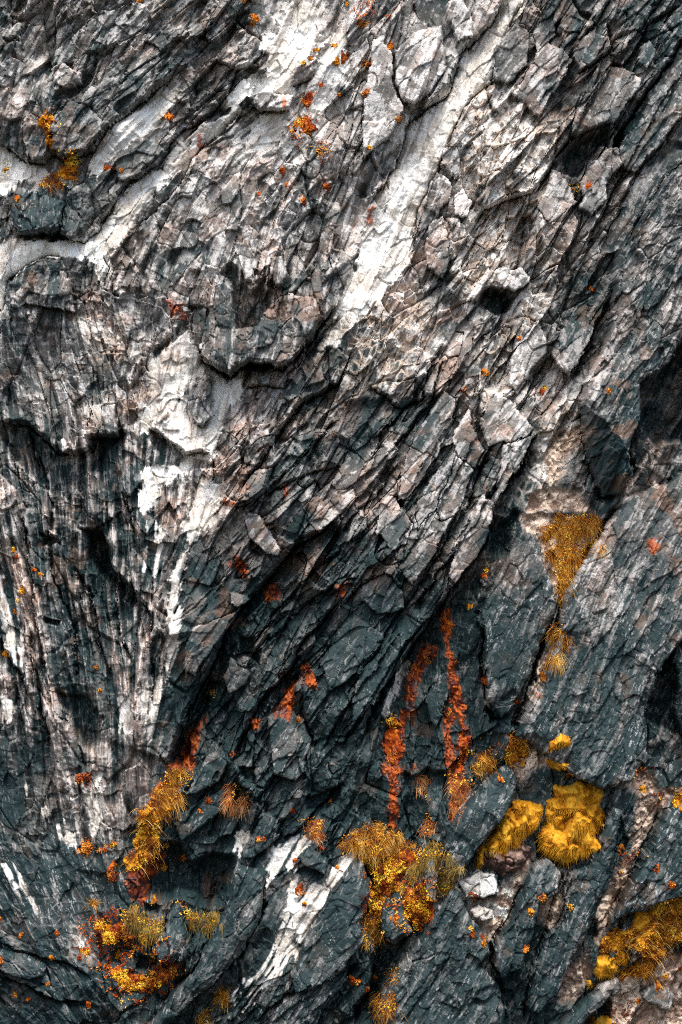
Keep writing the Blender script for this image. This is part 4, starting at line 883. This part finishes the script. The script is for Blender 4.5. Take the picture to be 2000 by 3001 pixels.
# kind: cushion (moss), grass (hanging blades), leaf (leafy mat), star (small rosette), lichen (flat knobby crust)
PLANTS = [
 # the big moss cushions of the lower right
 ("moss_cushion", "largest golden moss cushion, combed with long hairs, in the lower right", "moss cushion", "cushion", "H 965,80 1020,85 1080,60 1150,75 1212,105 1185,165 1212,215 1200,265 1165,300 1180,350 1130,395 1080,405 1030,430 960,410 915,370 905,310 945,265 925,210 935,150 970,130", .42),
 ("moss_cushion", "golden moss cushion hanging left of the largest one, brown soil under it", "moss cushion", "cushion", "H 800,150 880,148 925,185 895,270 830,320 820,360 790,400 740,420 700,400 660,395 620,460 598,435 640,360 700,290 760,200", .34),
 ("soil_clod", "rounded brown clod of soil and roots bulging under the smaller moss cushion", "soil clod", "soil", "H 640,390 690,365 760,370 830,325 872,365 850,430 800,480 750,492 690,470 650,450", .26),
 ("moss_ball", "round moss ball at the foot of the lower right moss bank", "moss ball", "cushion", "H 1158,870 1200,848 1250,865 1280,925 1240,965 1190,978 1158,925", .22),
 ("moss_ball", "small moss ball lying below the round one at the lower right", "moss ball", "cushion", "H 1118,985 1150,972 1172,990 1165,1010 1130,1016", .1),
 ("moss_ball", "mid-sized moss lump between the round ball and the lower right bank", "moss ball", "cushion", "H 1240,850 1290,830 1330,860 1310,910 1270,905", .12),
 ("moss_cushion", "rounded moss knob crowning the orange scree above the largest cushion", "moss cushion", "cushion", "F 945,1045 1000,1010 1048,1035 1045,1065 1000,1075 935,1095", .14),
 ("moss_cushion", "upright rounded moss mound at the left end of the lower right bank", "moss cushion", "cushion", "H 1335,710 1350,660 1400,640 1420,680 1400,740 1350,760", .14),
 ("moss_bank", "broad bank of moss, grass and small leaves at the lower right edge", "moss bank", "bank", "H 1568,580 1480,600 1400,640 1340,700 1270,740 1190,800 1190,850 1260,840 1330,830 1380,880 1300,930 1310,960 1420,960 1460,900 1500,830 1568,790 1640,760 1640,560", .12),
 ("moss_patch", "moss hanging over the right edge above the lower right bank", "moss patch", "bank", "H 1540,90 1600,60 1640,200 1530,170 1510,150", .08),
 ("moss_patch", "tiny orange moss knobs at the bottom edge under the pale sloping slab", "moss patch", "cushion", "H 1150,1160 1200,1140 1240,1150 1240,1200 1150,1200", .1),
 ("grass_tuft", "mop of orange grass draped over the ledge at the top of the grassy crack", "grass tuft", "grass", "F 915,75 960,50 1000,20 1060,35 1110,5 1150,25 1185,60 1160,100 1170,140 1120,175 1095,220 1090,260 1060,290 1045,340 1010,395 985,370 1000,320 975,280 990,230 950,200 965,160 935,130", .18),
 ("grass_tuft", "thin strip of yellow grass in the long crack beside the biggest slab", "grass tuft", "grass", "F 960,520 1000,500 1000,590 960,600", .1),
 ("grass_tuft", "sparse orange sprigs further down the long crack beside the biggest slab", "grass tuft", "grass", "F 940,660 990,640 980,700 930,700", .07),
 ("grass_tuft", "fox-tail of yellow grass bending down from the rock at the foot of the red streak", "grass tuft", "grass", "F 610,1176 640,1120 690,1075 745,1065 720,1100 670,1150 640,1200", .16),
 ("moss_patch", "orange moss crumbs on the scree left of the rounded knob", "moss patch", "bank", "F 780,1030 830,1020 850,1080 870,1110 820,1150 770,1176 760,1100", .06),
 ("moss_patch", "short moss lobe beneath the rounded knob, above the largest cushion", "moss patch", "cushion", "F 945,1130 1000,1135 1040,1150 1010,1190 950,1176", .08),
 # lower middle
 ("grass_tuft", "rust-tipped grass clump capping the white pointed rock in the lower middle", "grass tuft", "grass", "H 10,310 90,285 180,270 240,300 260,350 200,390 130,400 60,370 0,400", .2),
 ("leafy_mat", "thick leafy orange mat spilling through the lower middle", "leafy plant mat", "leaf", "H 110,390 200,370 260,350 330,370 370,390 360,450 300,500 280,560 200,590 130,620 110,650 150,560 120,480", .12),
 ("leafy_mat", "leafy orange mat falling right of the grey rock nose", "leafy plant mat", "leaf", "H 290,560 390,520 420,600 400,690 360,750 320,720 290,640", .12),
 ("grass_tuft", "arched tuft of olive grass over the small upright spike", "grass tuft", "pale", "H 350,400 400,350 460,345 490,390 480,440 440,420 390,430 370,470 340,500 290,560 270,540 300,480", .2),
 ("grass_tuft", "olive grass fan right of the small upright spike", "grass tuft", "pale", "H 450,450 500,440 560,450 540,500 480,560 445,590 440,510", .14),
 ("grass_tuft", "rusty grass hanging below the leafy mat, left of the grey nose", "grass tuft", "grass", "H 120,700 180,700 195,760 160,810 120,790 100,760", .14),
 ("leafy_mat", "yellow leaf strip at the left side of the grey rock nose", "leafy plant mat", "leaf", "H 110,640 180,570 240,580 190,640 170,700 120,690", .07),
 ("grass_tuft", "orange grass fringe beside the dark gap at the bottom centre", "grass tuft", "grass", "H 150,1080 200,1010 240,1030 250,1090 180,1130 130,1140", .1),
 ("grass_tuft", "small grass fringe on the lip above the bottom centre gap", "grass tuft", "grass", "H 225,930 270,910 260,950 220,960", .07),
 ("grass_tuft", "long rust grass hanging beside the right orange streak", "grass tuft", "rust", "H 490,0 540,60 590,50 620,20 640,0 600,80 560,110 540,190 510,200 500,120", .14),
 ("grass_tuft", "straw-coloured hanging wisp between the two orange streaks", "grass tuft", "rust", "H 365,40 390,50 405,150 380,150", .12),
 ("grass_tuft", "lower hanging wisp of dry grass between the two orange streaks", "grass tuft", "rust", "H 385,220 410,210 410,330 395,320", .12),
 # lower left
 ("grass_bank", "bright orange grass and leaf curtain in the lower left gully", "grass curtain", "bank", "G 640,190 700,160 760,170 800,160 740,260 730,340 690,440 620,470 580,480 575,430 610,360 600,330 640,260", .14),
 ("grass_tuft", "orange grass climbing the upper part of the lower left gully", "grass tuft", "grass", "G 700,110 790,0 850,10 900,20 860,80 800,150 740,190 690,180", .16),
 ("grass_tuft", "mop of olive-orange grass below the dark cave", "grass tuft", "pale", "G 545,650 620,640 700,680 760,680 750,740 700,760 640,740 570,720", .2),
 ("leafy_mat", "leafy orange mat under the grass mop below the cave", "leafy plant mat", "leaf", "G 400,710 500,700 560,730 640,760 740,750 680,820 620,810 560,790 480,820 430,780", .1),
 ("grass_tuft", "saddle of fine grass slung between two rocks at the cave floor", "grass tuft", "pale", "G 790,615 830,610 880,660 930,690 1010,650 1010,690 960,740 880,740 850,680", .12),
 ("leafy_mat", "scattered leafy plants under the lower small cave", "leafy plant mat", "leaf", "G 490,910 560,900 640,950 720,970 800,900 840,910 780,970 740,1020 640,1040 560,1040 520,980", .07),
 ("grass_tuft", "small hanging tuft on the dark rock below the pale peak", "grass tuft", "rust", "G 1040,150 1090,80 1120,120 1150,110 1120,170 1070,190", .16),
 ("grass_tuft", "spray of rusty grass at the left of the white fork's top", "grass tuft", "rust", "G 1370,245 1420,235 1470,240 1480,280 1440,330 1400,320 1400,270", .13),
 ("leafy_mat", "brown-red round plant at the head of the lower left white streak", "leafy plant mat", "red", "G 360,40 400,10 420,40 400,85 370,75", .1),
 ("leafy_mat", "orange leafy clump at the foot of the lower left white streak", "leafy plant mat", "red", "G 355,370 390,325 425,330 430,370 400,410 350,400", .1),
 ("leafy_mat", "two orange-brown plant blobs left of the cave", "leafy plant mat", "red", "G 480,480 500,430 530,425 545,480 540,530 500,520", .1),
 ("grass_tuft", "star-shaped orange tuft left of the grass mop", "grass tuft", "star", "G 405,610 445,600 450,650 410,650", .14),
 ("leafy_mat", "round red-brown plant in the fork of the white vein", "leafy plant mat", "red", "G 1370,540 1400,518 1415,560 1400,585 1370,575", .08),
 ("grass_tuft", "small orange tuft on the white vein near the bottom centre", "grass tuft", "grass", "G 1010,1040 1045,1010 1050,1070 1010,1090", .1),
 ("grass_tuft", "orange tuft at the bottom edge left of centre", "grass tuft", "grass", "G 900,1176 940,1140 975,1095 975,1110 950,1160 930,1190", .08),
 ("leafy_mat", "thin scatter of orange leaves and seedlings between the cave and the bottom edge", "leafy plant mat", "sparse", "G 380,660 500,620 620,760 780,760 800,900 860,930 760,1060 560,1100 480,1000 400,880 340,760", .05),
 ("leafy_mat", "loose fringe of small orange leaves round the foot of the lower middle mat", "leafy plant mat", "sparse", "H 90,420 130,380 420,400 440,560 400,740 300,780 200,620 110,760 90,640", .05),
 ("grass_tuft", "low ochre grass spreading along the ledge under the lower middle mat", "grass tuft", "grass", "H 240,300 330,370 400,350 370,400 300,420 240,380", .12),
 # upper part
 ("shrub", "tall narrow yellow shrub against the upper left wall", "shrub", "leaf", "A 200,545 245,520 285,555 268,610 255,660 238,695 212,650 214,600 196,580", .12),
 ("shrub", "bushy yellow shrub standing on the upper left ledge", "shrub", "leaf", "A 285,730 330,715 372,730 360,780 355,830 340,850 300,840 280,790", .14),
 ("grass_tuft", "orange-brown undergrowth at the left foot of the bushy shrub", "grass tuft", "rust", "A 215,790 290,790 310,860 250,850 180,870", .08),
 ("shrub", "small yellow shrub at the far left edge of the upper ledge", "shrub", "leaf", "A 5,745 30,740 35,790 15,800", .08),
 ("moss_patch", "upper orange tuft on the white rock near the top centre", "moss patch", "leafr", "A 1390,450 1440,425 1455,440 1420,490 1395,490", .09),
 ("moss_patch", "orange plant patch in the middle of the top centre white rock", "moss patch", "leafr", "A 1325,590 1370,540 1430,540 1455,580 1400,600 1330,605", .1),
 ("moss_patch", "thin rusty plant spread below the top centre patches", "moss patch", "sparse", "A 1330,610 1500,650 1525,700 1500,760 1440,740 1400,690 1340,690", .04),
 ("moss_patch", "rusty moss on the pale rocks at the top edge", "moss patch", "sparse", "B 40,60 60,10 140,10 160,60 140,110 90,150 60,90", .05),
 ("moss_patch", "round orange moss left of the pointed pale slab", "moss patch", "leafr", "B 0,240 40,235 50,265 20,300 -10,290", .07),
 ("moss_patch", "small orange moss ball beside the top of the pointed pale slab", "moss patch", "leafr", "B 95,295 115,284 135,300 120,322 98,315", .06),
 ("moss_patch", "yellow lichen clump in the round dark hollow", "lichen", "leaf", "B 1045,850 1100,840 1090,870 1060,885", .06),
 ("flowering_plant", "yellow flowering plant in the left orange streak", "plant", "leaf", "F 205,960 260,945 270,970 240,1005 220,990", .1),
 ("flowering_plant", "small yellow rosette at the foot of the right orange streak", "plant", "leaf", "F 570,1095 600,1085 605,1110 590,1130", .1),
 ("moss_streak", "upper orange algae-like moss streak below the thick brown slab", "moss streak", "streak", "F 465,480 490,455 515,520 500,600 525,720 505,730 490,620 465,560", .05),
 ("moss_streak", "mossy brown streak running down-left from the overhang", "moss streak", "sparse", "F 415,640 440,640 400,710 340,750 300,880 290,880 310,770 370,700", .05),
 ("moss_streak", "bright orange blobs in the lower part of the right streak", "moss streak", "streak", "F 485,910 510,920 520,980 490,1000", .06),
 ("moss_streak", "long orange blobbed streak at the foot of the right gully", "moss streak", "streak", "F 545,985 570,990 565,1060 605,1035 600,1100 570,1130 560,1250 530,1300 535,1150 530,1050", .06),
 ("moss_streak", "tall orange moss streak in the left gully", "moss streak", "streak", "F 205,1035 240,1010 290,960 280,1080 275,1176 250,1260 230,1380 215,1350 225,1200 205,1090", .05),
 ("leafy_mat", "orange crumbs of moss left of the largest cushion's head in the cream pocket", "leafy plant mat", "leaf", "H 570,572 630,570 645,590 600,602", .05),
 ("leafy_mat", "orange moss in the upper end of the long soil strip at the right", "leafy plant mat", "sparse", "H 1255,410 1370,365 1380,390 1330,430 1300,480 1250,460", .05),
 ("moss_patch", "orange moss cap on the soil at the head of the right strip", "moss patch", "sparse", "H 1315,20 1420,5 1400,30 1320,40", .05),
 ("moss_patch", "moss crumbs at the right end of the speckled strip", "moss patch", "sparse", "H 1420,130 1480,110 1500,150 1440,160", .04),
 ("leafy_mat", "orange moss on the scree in the lower right corner", "leafy plant mat", "sparse", "H 1250,1100 1340,1080 1380,1176 1240,1176", .06),
]
DOTS = "A 1170,80 A 1048,195 A 778,543 A 1545,285 A 1535,215 A 1475,390 A 1560,440 A 1460,240 A 1435,275 A 1395,295 A 1190,890 A 1300,780 A 1325,855 A 1500,855 A 1390,920 A 560,790 A 500,775 A 95,925 A 640,10 A 200,855 A 1118,5 A 1160,110 B 225,220 B 215,90 B 115,435 B 265,555 B 130,690 B 1135,855 B 90,120 B 30,20 D 560,625 D 665,540 D 935,610 D 925,625 D 1205,628 D 815,380 D 1155,150 E 155,265 E 65,172 E 80,205 E 105,365 E 68,460 E 80,410 E 25,655 E 447,710 E 458,822 E 1330,905 E 1372,955 E 970,838 E 1065,1112 E 185,285 F 665,290 F 590,440 F 660,775 F 812,875 F 670,270 F 900,838 F 930,760 F 925,745 G 95,770 G 240,875 G 265,755 G 375,835 G 365,870 G 400,850 G 460,905 G 130,1060 G 70,1040 G 220,990 G 920,200 G 955,150 G 1345,195 G 1520,170 G 1400,625 G 1550,460 G 1360,435 G 1485,370 G 1470,320 G 835,430 G 755,370 G 690,495 G 745,485 G 700,620 G 540,865 G 600,860 G 745,945 G 1190,325 G 1215,320 G 410,1090 G 5,885 G 0,700 G 460,378 G 485,370 G 520,350 G 530,445 H 50,980 H 75,985 H 160,985 H 120,1018 H 590,715 H 600,740 H 650,790 H 640,760 H 915,575 H 860,640 H 840,810 H 1045,620 H 1435,450 H 1500,520 H 1560,510 H 1370,1080 H 1290,370 H 730,38 H 1045,30 H 1550,920 H 1460,1010 H 1490,960 H 1300,970 H 905,230 H 1390,95 H 245,680".split()

for i, (name, lab, cat, kind, poly, th) in enumerate(PLANTS):
    r = np.random.RandomState(900 + i)
    pts = P(poly)
    xs = [p[0] for p in pts]; ys = [p[1] for p in pts]
    ar = .5 * abs(sum(xs[k] * ys[k - 1] - xs[k - 1] * ys[k] for k in range(len(pts))))
    cx, cy = sum(xs) / len(xs), sum(ys) / len(ys)
    if kind == 'cushion':
        o, at = cushion(name, pts, th, PM['moss'], r, tone=.12)
        n = int(ar / 5); rt = scatter(pts, n, r, 1.0)
        dd = -1.9 + .6 * fbm(rt[:, 0], rt[:, 1], 90, 2, 801) * 3 + .3 * r.randn(n)
        ln = .035 if ar < 9000 else .07
        nc = max(4, int(ar / 300)); which = r.randint(nc, size=n)
        V, F, T = blades(rt, at(rt[:, 0], rt[:, 1]), dd, ln * (.4 + .9 * r.rand(n)), .006, r, .25, 3)
        T = .30 + .80 * T * (.75 + .5 * fbm(rt[:, 0], rt[:, 1], 40, 2, 850)).repeat(8)
        b = build('moss_hair', V, F, T, PM['moss'], o)
    elif kind == 'soil':
        o, at = cushion(name, pts, th, PM['soil'], r, bump=1.3, knob=14, step=2.5)
    elif kind == 'bank':
        o, at = cushion(name, pts, th, PM['moss'], r, bump=1.6, knob=18, wob=26, tone=-.15)
        n = int(ar / 16); rt = scatter(pts, n, r, 4)
        V, F, T = leaves(rt, at(rt[:, 0], rt[:, 1]), .016, r, .06); build('leaves', V, F, T, PM['leaf'], o)
        n = int(ar / 22); rt = scatter(pts, n, r, 5)
        V, F, T = blades(rt, at(rt[:, 0], rt[:, 1]), 1.4 + 1.0 * r.randn(n), .15, .008, r, .9); build('grass_blades', V, F, T, PM['grass'], o)
    elif kind in ('leaf', 'leafr', 'red', 'sparse', 'streak'):
        if kind == 'sparse':
            n = int(ar / 12) + 10; rt = scatter(pts, n, r, 6); nz = fbm(rt[:, 0], rt[:, 1], 20, 3, 840); rt = rt[nz + .15 * r.randn(n) > (.02 if kind == 'sparse' else -.12)]
            V, F, T = leaves(rt, surf(rt[:, 0], rt[:, 1]), .015 if kind == 'sparse' else .012, r, th); T = T + .8 * fbm(rt[:, 0], rt[:, 1], 40, 2, 841).repeat(6); o = build(name, V, F, T, PM['lichen'] if kind == 'streak' or i % 2 == 0 else PM['red'])
        else:
            mk = 'red' if kind in ('red',) else ('lichen' if kind in ('leafr', 'streak') else 'leaf')
            o, at = cushion(name, pts, th * (.7 if kind != 'streak' else .3), PM['leaf'] if 'yellow' in lab else PM['red'] if kind != 'streak' else PM['lichen'], r, bump=1.5, knob=16, tone=-.25, wob=26 if kind != 'streak' else 34)
            n = int(ar / 4.5) + 20; rt = scatter(pts, n, r, 8); rt = rt[fbm(rt[:, 0], rt[:, 1], 24, 2, 845) + .12 * r.randn(n) > -.16]
            V, F, T = leaves(rt, at(rt[:, 0], rt[:, 1]), .015 if kind != 'streak' else .008, r, th * .6); T = T + (.3 if 'yellow' in lab else 0); build('leaves', V, F, T, PM[mk], o)
    else:
        mk = {'grass': 'grass', 'pale': 'pale', 'rust': 'rust', 'star': 'grass'}[kind]
        n = int(ar / 4.5) + 60
        rt = scatter(pts, n, r, 3)
        dep = surf_s(rt[:, 0], rt[:, 1]) + th * .5 * r.rand(n)
        if kind == 'star':
            rt = np.array([[cx, cy]]) + r.randn(140, 2) * 3; dep = surf_s(rt[:, 0], rt[:, 1]) + .02
            V, F, T = blades(rt, dep, r.rand(140) * 6.28, .12, .007, r, .2)
        else:
            nc = max(3, int(ar / 420)); cc = scatter(pts, nc, r, 5)
            which = r.randint(nc, size=n); cd = (-1.6 if kind in ('rust', 'pale') else -1.2) + (.5 if kind == 'pale' else 1.0) * r.randn(nc)
            rt = cc[which] + r.randn(n, 2) * (7 if kind != 'grass' else 9); dep = surf_s(rt[:, 0], rt[:, 1]) - .01 + th * .5 * r.rand(n)
            dd = cd[which] + (.45 if kind == 'pale' else .8) * r.randn(n)
            V, F, T = blades(rt, dep, dd, .065 + .085 * r.rand(nc)[which], .0065, r, .35 + .5 * r.rand())
            T = T * .75 + .45 * (r.rand(nc)[which] - .3).repeat(10)
        o = build(name, V, F, T, PM[mk])
        if kind != 'star':
            n = int(ar / 30) + 5; rt = scatter(pts, n, r, 4)
            V, F, T = leaves(rt, surf_s(rt[:, 0], rt[:, 1]) + .02, .015, r, th * .7); build('leaves', V, F, T, PM['leaf'], o)
    o['label'] = lab; o['category'] = cat; o['kind'] = 'thing'
    if cat in ('grass tuft', 'moss cushion', 'moss patch', 'leafy plant mat', 'shrub', 'moss ball', 'moss streak'): o['group'] = cat + 's on the cliff'

for i in range(0, len(DOTS), 2):
    r = np.random.RandomState(1500 + i)
    (cx, cy), = P(DOTS[i] + ' ' + DOTS[i + 1])
    low = cy > 1500
    rr = 7 + 6 * r.rand(); k = 9
    an = np.linspace(0, 6.283, k, endpoint=False) + .3 * r.rand()
    pts = [(cx + rr * (.5 + .8 * r.rand()) * math.cos(a), cy + rr * (.6 + .9 * r.rand()) * math.sin(a)) for a in an]
    o, at = cushion('lichen_clump', pts, .03, PM['lichen' if r.rand() < .6 else 'leaf'], r, step=1.8, bump=1.6, knob=7, wob=5, tone=-.1)
    rt = np.array([[cx, cy]]) + r.randn(50, 2) * rr * .6
    V, F, T = leaves(rt, at(rt[:, 0], rt[:, 1]), .011, r, .03); T = T + .35 * r.randn()
    build('leaves', V, F, T, o.data.materials[0], o)
    o['category'] = 'lichen'; o['kind'] = 'thing'
    o['label'] = 'small orange lichen clump growing on bare rock, coin-sized in the photo'
    o['group'] = 'small orange lichen clumps dotted over the cliff'
